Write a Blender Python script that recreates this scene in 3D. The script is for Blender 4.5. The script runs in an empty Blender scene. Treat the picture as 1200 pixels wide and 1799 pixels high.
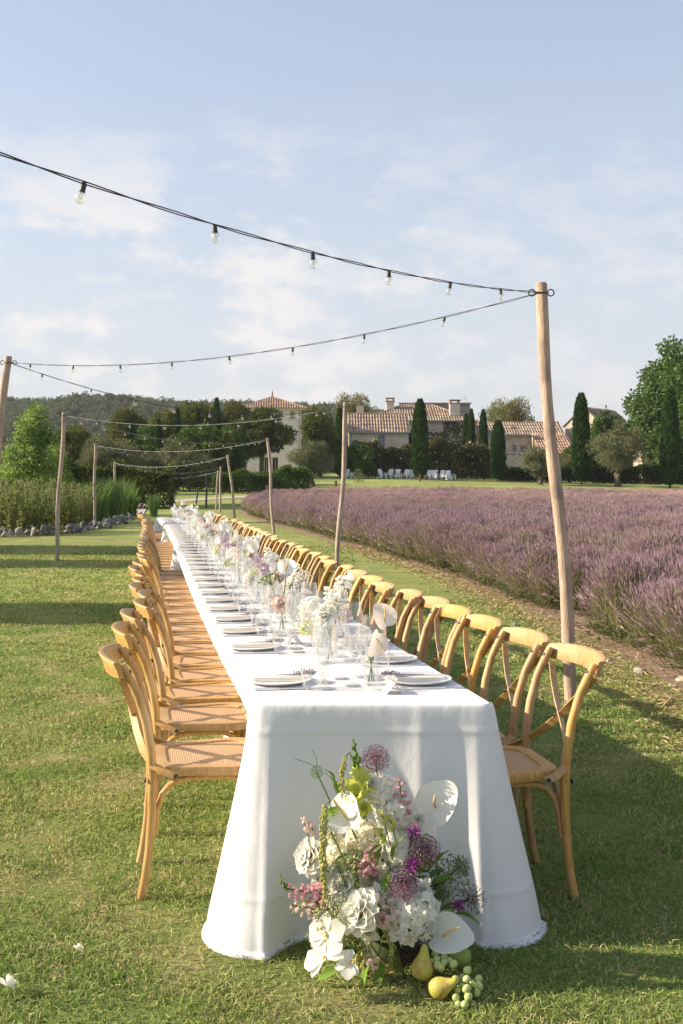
import bpy, math, random
import numpy as np
from mathutils import Vector, Matrix, Quaternion, Euler

# ------------------------------------------------------------------ camera
F, PX0, PYH, CAMH = 1900.0, 600.0, 850.0, 1.5     # focal length in photo pixels, image centre, horizon row, eye height
scene = bpy.context.scene
cd = bpy.data.cameras.new('camera')
cam = bpy.data.objects.new('camera', cd)
scene.collection.objects.link(cam)
cam.location = (0, 0, CAMH)
cam.rotation_euler = (math.radians(90), 0, 0)
cd.sensor_fit = 'VERTICAL'; cd.sensor_height = 36.0
cd.lens = F / 1799 * 36.0
cd.shift_y = -49.5 / 1799
cd.clip_start = 0.05; cd.clip_end = 6000
scene.camera = cam

# ------------------------------------------------------------------ light
SUN_EL, SUN_AZ = 25.0, 2.0           # elevation; degrees beyond the picture plane, negative on the camera's side (sun stands left)
SUN_STRENGTH, SKY_STRENGTH, EXPOSURE = 5.0, 0.125, 0.95
world = bpy.data.worlds.new('World'); scene.world = world; world.use_nodes = True
wn, wl = world.node_tree.nodes, world.node_tree.links
wn.clear()
wout = wn.new('ShaderNodeOutputWorld'); wbg = wn.new('ShaderNodeBackground')
sky = wn.new('ShaderNodeTexSky'); sky.sky_type = 'NISHITA'; sky.sun_disc = False
sky.sun_elevation = math.radians(SUN_EL); sky.sun_rotation = math.radians(270 + SUN_AZ)
sky.air_density = 1.0; sky.dust_density = 1.6; sky.ozone_density = 1.6; sky.altitude = 200
# thin summer cloud: noise over the sky dome, thicker towards the horizon
tc = wn.new('ShaderNodeTexCoord')
sep = wn.new('ShaderNodeSeparateXYZ'); wl.new(tc.outputs['Generated'], sep.inputs[0])
mp = wn.new('ShaderNodeMapping'); mp.inputs['Scale'].default_value = (1.0, 1.0, 2.0); mp.inputs['Location'].default_value = (0.62, 0.1, 0.0)
wl.new(tc.outputs['Generated'], mp.inputs[0])
n1 = wn.new('ShaderNodeTexNoise'); n1.inputs['Scale'].default_value = 7.5; n1.inputs['Detail'].default_value = 9; n1.inputs['Roughness'].default_value = 0.58; n1.inputs['Distortion'].default_value = 0.25
wl.new(mp.outputs[0], n1.inputs['Vector'])
n2 = wn.new('ShaderNodeTexNoise'); n2.inputs['Scale'].default_value = 24; n2.inputs['Detail'].default_value = 9; n2.inputs['Roughness'].default_value = 0.58
wl.new(mp.outputs[0], n2.inputs['Vector'])
def wmath(op, a, b=None, clamp=False):
    m = wn.new('ShaderNodeMath'); m.operation = op; m.use_clamp = clamp
    for i, v in enumerate((a, b)):
        if v is None: continue
        if isinstance(v, (int, float)): m.inputs[i].default_value = v
        else: wl.new(v, m.inputs[i])
    return m.outputs[0]
def wrange(v, a, b, c, d):
    m = wn.new('ShaderNodeMapRange'); m.interpolation_type = 'SMOOTHSTEP'
    wl.new(v, m.inputs[0])
    for i, x in enumerate((a, b, c, d)): m.inputs[i + 1].default_value = x
    return m.outputs[0]
cl = wmath('ADD', wmath('MULTIPLY', n1.outputs[0], 0.62), wmath('MULTIPLY', n2.outputs[0], 0.38))
cl = wrange(cl, 0.455, 0.60, 0.0, 1.0)
cl = wmath('MULTIPLY', cl, wrange(sep.outputs[2], 0.20, 0.36, 1.0, 0.0))
veil = wrange(sep.outputs[2], -0.02, 0.45, 0.90, 0.40)
cl = wmath('MULTIPLY', cl, wrange(sep.outputs[0], -0.12, 0.22, 0.95, 0.40))
wmix = wn.new('ShaderNodeMix'); wmix.data_type = 'RGBA'
vmix = wn.new('ShaderNodeMix'); vmix.data_type = 'RGBA'; wl.new(veil, vmix.inputs[0]); wl.new(sky.outputs[0], vmix.inputs[6]); vmix.inputs[7].default_value = (2.95, 2.95, 3.12, 1)
wl.new(cl, wmix.inputs[0]); wl.new(vmix.outputs[2], wmix.inputs[6]); wmix.inputs[7].default_value = (3.85, 3.70, 3.68, 1)
wl.new(wmix.outputs[2], wbg.inputs[0]); wbg.inputs[1].default_value = SKY_STRENGTH
wl.new(wbg.outputs[0], wout.inputs[0])

sl = bpy.data.lights.new('sun', 'SUN'); sl.energy = SUN_STRENGTH; sl.angle = math.radians(0.55); sl.color = (1.0, 0.86, 0.66)
sun = bpy.data.objects.new('sun', sl); scene.collection.objects.link(sun)
_e, _a = math.radians(SUN_EL), math.radians(SUN_AZ)
SUNV = Vector((-math.cos(_e) * math.cos(_a), math.cos(_e) * math.sin(_a), math.sin(_e)))
sun.rotation_euler = SUNV.to_track_quat('Z', 'Y').to_euler()
sun.location = (-20, 0, 20)

vs = scene.view_settings
vs.view_transform = 'Standard'; vs.look = 'None'; vs.gamma = 1.0; vs.exposure = EXPOSURE; vs.use_curve_mapping = False
scene.render.engine = 'CYCLES'
scene.cycles.use_denoising = True
scene.cycles.max_bounces = 9; scene.cycles.transparent_max_bounces = 32; scene.cycles.diffuse_bounces = 5
scene.cycles.glossy_bounces = 2; scene.cycles.transmission_bounces = 3; scene.cycles.volume_bounces = 0
scene.cycles.sample_clamp_indirect = 4.0
scene.cycles.caustics_reflective = False; scene.cycles.caustics_refractive = False

# ------------------------------------------------------------------ helpers
COL = scene.collection
RNG = np.random.default_rng(7)
random.seed(7)

def gz(x, y):
    """height of the ground: flat round the table, rising gently to the house"""
    z = np.interp(y, [0, 42, 60, 75, 95, 104, 112, 140, 220, 2000], [0, 0, .22, .62, 1.45, 2.0, 2.25, 2.9, 3.2, 3.2])
    k = np.clip(1 - .012 * np.maximum(0, np.asarray(x) - 5), .55, 1) if np.ndim(x) or x > 5 else 1.0
    return z * k

def at(px, py, Y):
    return Vector(((px - PX0) * Y / F, Y, CAMH + (PYH - py) * Y / F))

def gp(px, Y):
    X = (px - PX0) * Y / F
    return Vector((X, Y, float(gz(X, Y))))

def link(o, parent=None):
    COL.objects.link(o)
    if parent is not None: o.parent = parent
    return o

def tag(o, label=None, cat=None, group=None, kind=None):
    if label: o['label'] = label
    if cat: o['category'] = cat
    if group: o['group'] = group
    if kind: o['kind'] = kind
    return o

def empty(name, loc=(0, 0, 0), rz=0.0, scale=None):
    o = bpy.data.objects.new(name, None); o.empty_display_size = .1
    o.location = loc; o.rotation_euler = (0, 0, rz)
    if scale is not None: o.scale = scale
    return link(o)

def obj(name, mesh, mat=None, parent=None, loc=None, rot=None, scale=None):
    if mat is not None and not len(mesh.materials): mesh.materials.append(mat)
    o = bpy.data.objects.new(name, mesh)
    if loc is not None: o.location = loc
    if rot is not None: o.rotation_euler = rot
    if scale is not None: o.scale = scale
    return link(o, parent)

def copy_tree(o, parent=None, kids=None):
    c = o.copy(); link(c, parent)
    for ch in (kids[o.name] if kids is not None and o.name in kids else list(o.children)):
        copy_tree(ch, c)
    return c

def frame(d):
    d = Vector(d).normalized()
    a = Vector((0, 0, 1)) if abs(d.z) < .9 else Vector((1, 0, 0))
    u = d.cross(a).normalized(); return u, d.cross(u).normalized(), d

class MB:
    """collects shapes and links them as one mesh"""
    def __init__(s): s.v, s.f = [], []
    def add(s, vs, fs):
        b = len(s.v); s.v.extend([tuple(v) for v in vs]); s.f.extend([tuple(i + b for i in f) for f in fs]); return s
    def box(s, c, d, rz=0, M=None):
        hx, hy, hz = d[0] / 2, d[1] / 2, d[2] / 2
        R = M if M is not None else Matrix.Rotation(rz, 3, 'Z')
        vs = [Vector(c) + R @ Vector((x * hx, y * hy, z * hz)) for z in (-1, 1) for y in (-1, 1) for x in (-1, 1)]
        return s.add(vs, [(0, 2, 3, 1), (4, 5, 7, 6), (0, 1, 5, 4), (2, 6, 7, 3), (0, 4, 6, 2), (1, 3, 7, 5)])
    def tube(s, pts, r, n=8, cap=True, flat=None):
        pts = [Vector(p) for p in pts]; m = len(pts)
        rs = r if hasattr(r, '__len__') else [r] * m
        t0 = (pts[1] - pts[0]).normalized(); u, w, _ = frame(t0)
        vs = []
        for i, p in enumerate(pts):
            t = (pts[min(i + 1, m - 1)] - pts[max(i - 1, 0)]).normalized()
            u = (u - t * u.dot(t)).normalized(); w = t.cross(u)
            for k in range(n):
                a = 2 * math.pi * k / n
                vs.append(p + (u * math.cos(a) + w * math.sin(a)) * rs[i])
        fs = [(i * n + k, i * n + (k + 1) % n, (i + 1) * n + (k + 1) % n, (i + 1) * n + k) for i in range(m - 1) for k in range(n)]
        if cap: fs += [tuple(range(n - 1, -1, -1)), tuple(range((m - 1) * n, m * n))]
        return s.add(vs, fs)
    def band(s, pts, wdirs, w, t):
        """flat strap of width w along wdirs and thickness t"""
        pts = [Vector(p) for p in pts]; m = len(pts); vs = []
        for i, p in enumerate(pts):
            T = (pts[min(i + 1, m - 1)] - pts[max(i - 1, 0)]).normalized()
            W = Vector(wdirs[i] if isinstance(wdirs, list) else wdirs); W = (W - T * W.dot(T)).normalized(); N = T.cross(W)
            for a, b in ((-1, -1), (1, -1), (1, 1), (-1, 1)): vs.append(p + W * a * w / 2 + N * b * t / 2)
        fs = [(i * 4 + k, i * 4 + (k + 1) % 4, i * 4 + 4 + (k + 1) % 4, i * 4 + 4 + k) for i in range(m - 1) for k in range(4)]
        fs += [(3, 2, 1, 0), tuple(range((m - 1) * 4, m * 4))]
        return s.add(vs, fs)
    def lathe(s, prof, n=16, c=(0, 0, 0), close=False):
        c = Vector(c); vs = []
        for r, z in prof:
            for k in range(n):
                a = 2 * math.pi * k / n; vs.append(c + Vector((r * math.cos(a), r * math.sin(a), z)))
        m = len(prof)
        fs = [(i * n + k, i * n + (k + 1) % n, (i + 1) * n + (k + 1) % n, (i + 1) * n + k) for i in range(m - 1) for k in range(n)]
        return s.add(vs, fs)
    def ball(s, c, r, seg=8, rings=5, sc=(1, 1, 1)):
        prof = [(math.sin(math.pi * i / rings) * 1.0, -math.cos(math.pi * i / rings)) for i in range(rings + 1)]
        prof[0] = (.02, -1); prof[-1] = (.02, 1)
        c = Vector(c); vs = []
        for q, z in prof:
            for k in range(seg):
                a = 2 * math.pi * k / seg; vs.append(c + Vector((q * math.cos(a) * r * sc[0], q * math.sin(a) * r * sc[1], z * r * sc[2])))
        m = len(prof)
        fs = [(i * seg + k, i * seg + (k + 1) % seg, (i + 1) * seg + (k + 1) % seg, (i + 1) * seg + k) for i in range(m - 1) for k in range(seg)]
        return s.add(vs, fs)
    def petal(s, o, d, up, L, W, cup=.25, curl=.2, ruf=0.0, rows=4, cols=3, tip=.55):
        """a curved petal from o along d, its face towards up"""
        o, d, up = Vector(o), Vector(d).normalized(), Vector(up)
        sd = d.cross(up); sd = sd.normalized() if sd.length > 1e-6 else frame(d)[0]
        nn = sd.cross(d).normalized(); vs = []
        for i in range(rows + 1):
            v = i / rows
            wv = W * (math.sin(math.pi * min(1, v * tip + .08)) if v < 1 else math.sin(math.pi * min(.97, tip + .08)) * .55)
            for j in range(cols + 1):
                u = j / cols * 2 - 1
                h = cup * L * (u * u * .5 * (wv / max(W, 1e-6))) - curl * L * v * v + cup * L * v * .8
                if ruf and i == rows: h += random.uniform(-ruf, ruf) * L
                vs.append(o + d * L * v * (1 - .12 * u * u * v) + sd * u * wv / 2 + nn * h)
        c = cols + 1
        return s.add(vs, [(i * c + j, i * c + j + 1, (i + 1) * c + j + 1, (i + 1) * c + j) for i in range(rows) for j in range(cols)])
    def mesh(s, name, mat=None, smooth=True, angle=None):
        me = bpy.data.meshes.new(name); me.from_pydata(s.v, [], s.f); me.update()
        if smooth:
            me.polygons.foreach_set('use_smooth', [True] * len(me.polygons))
            if angle: me.set_sharp_from_angle(angle=math.radians(angle))
        if mat: me.materials.append(mat)
        return me
    def build(s, name, mat, parent=None, smooth=True, angle=40, **k):
        return obj(name, s.mesh(name, mat, smooth, angle), None, parent, **k)

def np_mesh(name, V, Fq, mat=None, smooth=False):
    me = bpy.data.meshes.new(name); V = np.ascontiguousarray(V, np.float32).reshape(-1, 3); Fq = np.ascontiguousarray(Fq, np.int32)
    nf, k = Fq.shape
    me.vertices.add(len(V)); me.vertices.foreach_set('co', V.ravel())
    me.loops.add(nf * k); me.loops.foreach_set('vertex_index', Fq.ravel())
    me.polygons.add(nf); me.polygons.foreach_set('loop_start', np.arange(0, nf * k, k, dtype=np.int32))
    if smooth: me.polygons.foreach_set('use_smooth', np.ones(nf, bool))
    me.update(calc_edges=True); me.validate()
    if mat: me.materials.append(mat)
    return me

def unit(a): return a / np.maximum(np.linalg.norm(a, axis=-1, keepdims=True), 1e-9)

def leaf_arrays(P, A, L, W, rng):
    """kite-shaped leaves at P along A"""
    n = len(P); A = unit(A)
    S = unit(np.cross(A, rng.normal(size=(n, 3)))); N = np.cross(A, S)
    L = np.broadcast_to(np.asarray(L, float), (n,))[:, None]; W = np.broadcast_to(np.asarray(W, float), (n,))[:, None]
    mid = P + A * L * .45 + N * L * .10
    V = np.stack([P, mid + S * W / 2, P + A * L, mid - S * W / 2], 1).reshape(-1, 3)
    return V, np.arange(n * 4).reshape(n, 4)

def cat_arrays(parts):
    Vs, Fs, b = [], [], 0
    for V, Q in parts: Vs.append(V); Fs.append(Q + b); b += len(V)
    return np.concatenate(Vs), np.concatenate(Fs)

ONES = ['first', 'second', 'third', 'fourth', 'fifth', 'sixth', 'seventh', 'eighth', 'ninth', 'tenth', 'eleventh', 'twelfth', 'thirteenth', 'fourteenth', 'fifteenth', 'sixteenth', 'seventeenth', 'eighteenth', 'nineteenth']
TENS = {2: ('twentieth', 'twenty'), 3: ('thirtieth', 'thirty'), 4: ('fortieth', 'forty'), 5: ('fiftieth', 'fifty')}
def nth(i):
    if i <= 19: return ONES[i - 1]
    t, o = divmod(i, 10)
    return TENS[t][0] if o == 0 else TENS[t][1] + '-' + ONES[o - 1]

# ------------------------------------------------------------------ materials
def newmat(name):
    m = bpy.data.materials.new(name); m.use_nodes = True; nt = m.node_tree; nt.nodes.clear()
    out = nt.nodes.new('ShaderNodeOutputMaterial'); return m, nt, out

def mixrgb(nt, fac, a, b, mode='MIX'):
    m = nt.nodes.new('ShaderNodeMix'); m.data_type = 'RGBA'; m.blend_type = mode
    for sock, v in ((m.inputs[0], fac), (m.inputs[6], a), (m.inputs[7], b)):
        if hasattr(v, 'is_linked') or isinstance(v, bpy.types.NodeSocket): nt.links.new(v, sock)
        elif isinstance(v, (int, float)): sock.default_value = v
        else: sock.default_value = (*v, 1) if len(v) == 3 else v
    return m.outputs[2]

def noise(nt, scale, detail=4, rough=.55, vec=None, coord='Object', stretch=None, dist=0):
    n = nt.nodes.new('ShaderNodeTexNoise'); n.inputs['Scale'].default_value = scale; n.inputs['Detail'].default_value = detail
    n.inputs['Roughness'].default_value = rough; n.inputs['Distortion'].default_value = dist
    if vec is None:
        t = nt.nodes.new('ShaderNodeTexCoord'); vec = t.outputs[coord]
    if stretch:
        mp = nt.nodes.new('ShaderNodeMapping'); mp.inputs['Scale'].default_value = stretch; nt.links.new(vec, mp.inputs[0]); vec = mp.outputs[0]
    nt.links.new(vec, n.inputs['Vector']); return n.outputs[0]

def ramp(nt, v, a, b):
    m = nt.nodes.new('ShaderNodeMapRange'); m.interpolation_type = 'SMOOTHSTEP'; nt.links.new(v, m.inputs[0])
    m.inputs[1].default_value = a; m.inputs[2].default_value = b; return m.outputs[0]

def surf(name, c1, c2=None, scale=8, rough=.7, stretch=None, bump=0.0, bscale=None, c3=None, scale3=2.0, spec=.3, world=False, sheen=0, lo=.35, hi=.65, islands=0.0, vary=0.0):
    m, nt, out = newmat(name)
    p = nt.nodes.new('ShaderNodeBsdfPrincipled'); p.inputs['Roughness'].default_value = rough
    p.inputs['Specular IOR Level'].default_value = spec
    if sheen: p.inputs['Sheen Weight'].default_value = sheen
    vec = None
    if world:
        g = nt.nodes.new('ShaderNodeNewGeometry'); vec = g.outputs['Position']
    col = None
    if c2 is not None:
        col = mixrgb(nt, ramp(nt, noise(nt, scale, 6, .6, vec=vec, stretch=stretch), lo, hi), c1, c2)
    if c3 is not None:
        col = mixrgb(nt, ramp(nt, noise(nt, scale3, 3, .6, vec=vec), .45, .7), col if col is not None else c1, c3)
    if vary:
        oi = nt.nodes.new('ShaderNodeObjectInfo'); hs = nt.nodes.new('ShaderNodeHueSaturation'); nt.links.new(col, hs.inputs['Color'])
        for key, lo_, hi_ in (('Value', 1 - vary, 1 + vary), ('Saturation', 1 - vary * .8, 1 + vary * .5)):
            mr = nt.nodes.new('ShaderNodeMapRange'); nt.links.new(oi.outputs['Random'], mr.inputs[0]); mr.inputs[3].default_value = lo_; mr.inputs[4].default_value = hi_; nt.links.new(mr.outputs[0], hs.inputs[key])
        col = hs.outputs[0]
    if islands:
        g2 = nt.nodes.new('ShaderNodeNewGeometry')
        h = nt.nodes.new('ShaderNodeHueSaturation')
        if col is not None: nt.links.new(col, h.inputs['Color'])
        else: h.inputs['Color'].default_value = (*c1, 1)
        mr = nt.nodes.new('ShaderNodeMapRange'); nt.links.new(g2.outputs['Random Per Island'], mr.inputs[0]); mr.inputs[3].default_value = 1 - islands; mr.inputs[4].default_value = 1 + islands
        nt.links.new(mr.outputs[0], h.inputs['Value']); col = h.outputs[0]
    if col is not None: nt.links.new(col, p.inputs['Base Color'])
    else: p.inputs['Base Color'].default_value = (*c1, 1)
    if bump:
        b = nt.nodes.new('ShaderNodeBump'); b.inputs['Strength'].default_value = bump; b.inputs['Distance'].default_value = .02
        nt.links.new(noise(nt, bscale or scale * 3, 5, .6, vec=vec, stretch=stretch), b.inputs['Height']); nt.links.new(b.outputs[0], p.inputs['Normal'])
    nt.links.new(p.outputs[0], out.inputs[0]); return m

def leafmat(name, c1, c2, trans=.35, c3=None, nscale=.6, inst=False, gloss=.0):
    """foliage and petals: each island its own tint, light shining through"""
    m, nt, out = newmat(name)
    g = nt.nodes.new('ShaderNodeNewGeometry')
    col = mixrgb(nt, g.outputs['Random Per Island'], c1, c2)
    if c3 is not None:
        if inst:
            oi = nt.nodes.new('ShaderNodeObjectInfo'); fac = oi.outputs['Random']
        else: fac = ramp(nt, noise(nt, nscale, 3, .6), .4, .65)
        col = mixrgb(nt, fac, col, c3)
    d = nt.nodes.new('ShaderNodeBsdfDiffuse'); t = nt.nodes.new('ShaderNodeBsdfTranslucent'); mx = nt.nodes.new('ShaderNodeMixShader')
    nt.links.new(col, d.inputs[0]); nt.links.new(col, t.inputs[0]); mx.inputs[0].default_value = trans
    nt.links.new(d.outputs[0], mx.inputs[1]); nt.links.new(t.outputs[0], mx.inputs[2])
    res = mx.outputs[0]
    if gloss:
        gl = nt.nodes.new('ShaderNodeBsdfGlossy'); gl.inputs['Roughness'].default_value = .45
        m2 = nt.nodes.new('ShaderNodeMixShader'); m2.inputs[0].default_value = gloss
        nt.links.new(res, m2.inputs[1]); nt.links.new(gl.outputs[0], m2.inputs[2]); res = m2.outputs[0]
    nt.links.new(res, out.inputs[0]); return m

def glassmat(name, tint=(1, 1, 1), painted_sheen=0.0, refl=1.0, painted_sheen_col=(.97, .97, .98)):
    """thin clear glass: see-through with a fresnel reflection, refracted brightness painted white at the edges"""
    m, nt, out = newmat(name)
    tr = nt.nodes.new('ShaderNodeBsdfTransparent'); tr.inputs[0].default_value = (*tint, 1)
    gl = nt.nodes.new('ShaderNodeBsdfGlossy'); gl.inputs['Roughness'].default_value = .03
    lw = nt.nodes.new('ShaderNodeLayerWeight'); lw.inputs[0].default_value = .5
    pw = nt.nodes.new('ShaderNodeMath'); pw.operation = 'POWER'; nt.links.new(lw.outputs['Facing'], pw.inputs[0]); pw.inputs[1].default_value = 2.6
    fr = nt.nodes.new('ShaderNodeMath'); fr.operation = 'MULTIPLY_ADD'; nt.links.new(pw.outputs[0], fr.inputs[0]); fr.inputs[1].default_value = .75; fr.inputs[2].default_value = .045
    mx = nt.nodes.new('ShaderNodeMixShader'); a = tr.outputs[0]
    if painted_sheen:
        df = nt.nodes.new('ShaderNodeBsdfDiffuse'); df.inputs[0].default_value = (*painted_sheen_col, 1)
        tl = nt.nodes.new('ShaderNodeBsdfTranslucent'); tl.inputs[0].default_value = (*painted_sheen_col, 1)
        m0 = nt.nodes.new('ShaderNodeMixShader'); m0.inputs[0].default_value = .5
        nt.links.new(df.outputs[0], m0.inputs[1]); nt.links.new(tl.outputs[0], m0.inputs[2])
        m2 = nt.nodes.new('ShaderNodeMixShader'); be = nt.nodes.new('ShaderNodeMath'); be.operation = 'MULTIPLY_ADD'; nt.links.new(pw.outputs[0], be.inputs[0]); be.inputs[1].default_value = .45; be.inputs[2].default_value = painted_sheen; nt.links.new(be.outputs[0], m2.inputs[0])  # white diffuse, strongest at edges, painted in place of refracted brightness
        nt.links.new(a, m2.inputs[1]); nt.links.new(m0.outputs[0], m2.inputs[2]); a = m2.outputs[0]
    mu = nt.nodes.new('ShaderNodeMath'); mu.operation = 'MULTIPLY'; mu.use_clamp = True
    nt.links.new(fr.outputs[0], mu.inputs[0]); mu.inputs[1].default_value = refl
    nt.links.new(mu.outputs[0], mx.inputs[0]); nt.links.new(a, mx.inputs[1]); nt.links.new(gl.outputs[0], mx.inputs[2])
    nt.links.new(mx.outputs[0], out.inputs[0]); return m

M = {}
def wood(name, c1, c2, c3, rough=.45, axis=(6, 6, .8)):
    return surf(name, c1, c2, scale=14, stretch=axis, rough=rough, c3=c3, scale3=3, bump=.12, bscale=40, spec=.35, vary=.16)
M['chair'] = wood('chair_wood', (.53, .32, .115), (.41, .225, .068), (.57, .38, .17), .46)
def canemat():
    m, nt, out = newmat('woven_cane')
    p = nt.nodes.new('ShaderNodeBsdfPrincipled'); p.inputs['Roughness'].default_value = .65
    t = nt.nodes.new('ShaderNodeTexCoord')
    hs = []
    for d in ('X', 'Y'):
        w = nt.nodes.new('ShaderNodeTexWave'); w.bands_direction = d; w.inputs['Scale'].default_value = 36; w.inputs['Distortion'].default_value = .4
        nt.links.new(t.outputs['Object'], w.inputs[0]); hs.append(w.outputs['Fac'])
    mu = nt.nodes.new('ShaderNodeMath'); mu.operation = 'MULTIPLY'; nt.links.new(hs[0], mu.inputs[0]); nt.links.new(hs[1], mu.inputs[1])
    col = mixrgb(nt, ramp(nt, mu.outputs[0], .1, .6), (.42, .24, .115), (.70, .49, .29))
    nt.links.new(col, p.inputs['Base Color'])
    b = nt.nodes.new('ShaderNodeBump'); b.inputs['Strength'].default_value = .5; b.inputs['Distance'].default_value = .004
    nt.links.new(mu.outputs[0], b.inputs['Height']); nt.links.new(b.outputs[0], p.inputs['Normal'])
    nt.links.new(p.outputs[0], out.inputs[0]); return m
M['cane'] = canemat()
M['iron'] = surf('dark_iron', (.03, .028, .026), rough=.5, spec=.5)
M['pole'] = surf('peeled_pole_wood', (.58, .43, .32), (.40, .28, .20), scale=9, stretch=(5, 5, .5), rough=.8, c3=(.27, .21, .18), scale3=2.6, bump=.5, bscale=30)
M['pole2'] = surf('weathered_pole_wood', (.47, .37, .30), (.31, .235, .185), scale=9, stretch=(5, 5, .5), rough=.85, c3=(.20, .16, .13), scale3=1.6, bump=.25, bscale=30)
def linenmat():
    m, nt, out = newmat('white_linen'); p = nt.nodes.new('ShaderNodeBsdfPrincipled'); p.inputs['Roughness'].default_value = .85; p.inputs['Specular IOR Level'].default_value = .1
    g = nt.nodes.new('ShaderNodeNewGeometry'); pos = g.outputs['Position']; L = nt.links.new
    L(mixrgb(nt, ramp(nt, noise(nt, 3, 4, .6, vec=pos), .35, .65), (.79, .79, .80), (.755, .755, .77)), p.inputs['Base Color'])
    h = None
    for d, sc, w in (('Z', .62, .35), ('X', .39, .25)):          # pressed fold lines
        wv = nt.nodes.new('ShaderNodeTexWave'); wv.bands_direction = d; wv.inputs['Scale'].default_value = sc; wv.inputs['Distortion'].default_value = .10; wv.inputs['Detail'].default_value = 2; wv.inputs['Phase Offset'].default_value = 1.1
        L(pos, wv.inputs[0]); pw = nt.nodes.new('ShaderNodeMath'); pw.operation = 'POWER'; L(wv.outputs['Fac'], pw.inputs[0]); pw.inputs[1].default_value = 160
        mu = nt.nodes.new('ShaderNodeMath'); mu.operation = 'MULTIPLY_ADD'; L(pw.outputs[0], mu.inputs[0]); mu.inputs[1].default_value = w
        if h is not None: L(h, mu.inputs[2])
        else: mu.inputs[2].default_value = 0
        h = mu.outputs[0]
    for sc, st, w in ((7, (1, 1, .35), .9), (22, (1, 1, .6), .22), (420, (1, 1, 1), .04)):   # soft wrinkles and weave
        mu = nt.nodes.new('ShaderNodeMath'); mu.operation = 'MULTIPLY_ADD'; L(noise(nt, sc, 3, .55, vec=pos, stretch=st, dist=.3), mu.inputs[0]); mu.inputs[1].default_value = w; L(h, mu.inputs[2]); h = mu.outputs[0]
    b = nt.nodes.new('ShaderNodeBump'); b.inputs['Strength'].default_value = .55; b.inputs['Distance'].default_value = .012; L(h, b.inputs['Height']); L(b.outputs[0], p.inputs['Normal'])
    tl = nt.nodes.new('ShaderNodeBsdfTranslucent'); tl.inputs[0].default_value = (.78, .78, .80, 1); mx = nt.nodes.new('ShaderNodeMixShader'); mx.inputs[0].default_value = .12
    L(p.outputs[0], mx.inputs[1]); L(tl.outputs[0], mx.inputs[2]); L(mx.outputs[0], out.inputs[0]); return m
M['cloth'] = linenmat()
M['china'] = surf('white_china', (.82, .81, .79), rough=.18, spec=.5)
M['napkin'] = surf('ivory_napkin', (.80, .75, .67), (.74, .69, .60), scale=30, rough=.9)
M['paper'] = surf('white_card', (.82, .80, .77), rough=.8)
M['silver'] = surf('cutlery_steel', (.75, .75, .76), rough=.35); M['silver'].node_tree.nodes['Principled BSDF'].inputs['Metallic'].default_value = 1.0
M['glass'] = glassmat('clear_glass', (.99, .99, .99), .07, 1.35)
M['vase'] = glassmat('vase_glass', (.97, .985, .98), .10, 1.0)
M['bulb'] = glassmat('bulb_glass', (.98, .98, .96), .13, 1.3, (.95, .93, .88))
M['cord'] = surf('black_cord', (.045, .048, .055), rough=.55)
M['cordfar'] = surf('grey_cord', (.30, .29, .28), rough=.7)
def grassmat():
    m, nt, out = newmat('grass_blades'); g = nt.nodes.new('ShaderNodeNewGeometry'); r = g.outputs['Random Per Island']; pos = g.outputs['Position']
    patch = noise(nt, 1.5, 5, .65, vec=pos, dist=.4)
    ad = nt.nodes.new('ShaderNodeMath'); ad.operation = 'MULTIPLY_ADD'; nt.links.new(patch, ad.inputs[0]); ad.inputs[1].default_value = 1.5; nt.links.new(r, ad.inputs[2])
    col = mixrgb(nt, r, (.13, .225, .05), (.36, .445, .135))
    col = mixrgb(nt, ramp(nt, noise(nt, .55, 3, .6, vec=pos), .40, .68), col, (.38, .41, .14))
    col = mixrgb(nt, ramp(nt, ad.outputs[0], 1.42, 1.68), col, (.58, .49, .27))
    d = nt.nodes.new('ShaderNodeBsdfDiffuse'); t = nt.nodes.new('ShaderNodeBsdfTranslucent'); mx = nt.nodes.new('ShaderNodeMixShader'); mx.inputs[0].default_value = .3
    nt.links.new(col, d.inputs[0]); nt.links.new(col, t.inputs[0]); nt.links.new(d.outputs[0], mx.inputs[1]); nt.links.new(t.outputs[0], mx.inputs[2]); nt.links.new(mx.outputs[0], out.inputs[0]); return m
M['lawnblade'] = grassmat()
M['white'] = surf('white_paint', (.80, .80, .80), rough=.5)
M['green_stem'] = surf('green_stem', (.13, .22, .05), (.09, .15, .04), scale=20, rough=.6)
M['dark_stem'] = surf('dark_stem', (.06, .08, .03), rough=.7)
M['bark'] = surf('bark', (.13, .10, .075), (.07, .055, .04), scale=6, stretch=(3, 3, .6), rough=.9, bump=.6, bscale=14)
M['petal_white'] = leafmat('white_petals', (.93, .92, .87), (.92, .90, .80), .5)
M['petal_cream'] = leafmat('cream_petals', (.90, .86, .66), (.92, .89, .77), .5)
M['petal_blush'] = leafmat('blush_petals', (.86, .66, .60), (.90, .78, .72), .5)
M['petal_pink'] = leafmat('pink_petals', (.68, .32, .40), (.80, .55, .55), .40)
M['petal_lime'] = leafmat('lime_petals', (.62, .66, .13), (.74, .76, .26), .40)
M['petal_purple'] = leafmat('purple_florets', (.15, .035, .085), (.50, .29, .37), .2)
M['petal_lilac'] = leafmat('lilac_florets', (.50, .33, .46), (.70, .56, .62), .3)
M['petal_magenta'] = leafmat('magenta_florets', (.30, .04, .25), (.42, .11, .35), .3)
M['petal_dark'] = leafmat('dark_seedheads', (.06, .025, .03), (.14, .06, .07), .1)
M['amaranth'] = leafmat('green_amaranth', (.42, .44, .12), (.55, .52, .22), .2)
M['umbel'] = leafmat('pale_umbel', (.50, .54, .20), (.70, .70, .40), .3)
M['umbelgreen'] = leafmat('green_umbel', (.16, .25, .09), (.30, .38, .17), .3)
M['leaf'] = leafmat('bouquet_leaves', (.12, .23, .04), (.22, .33, .07), .3)
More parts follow.
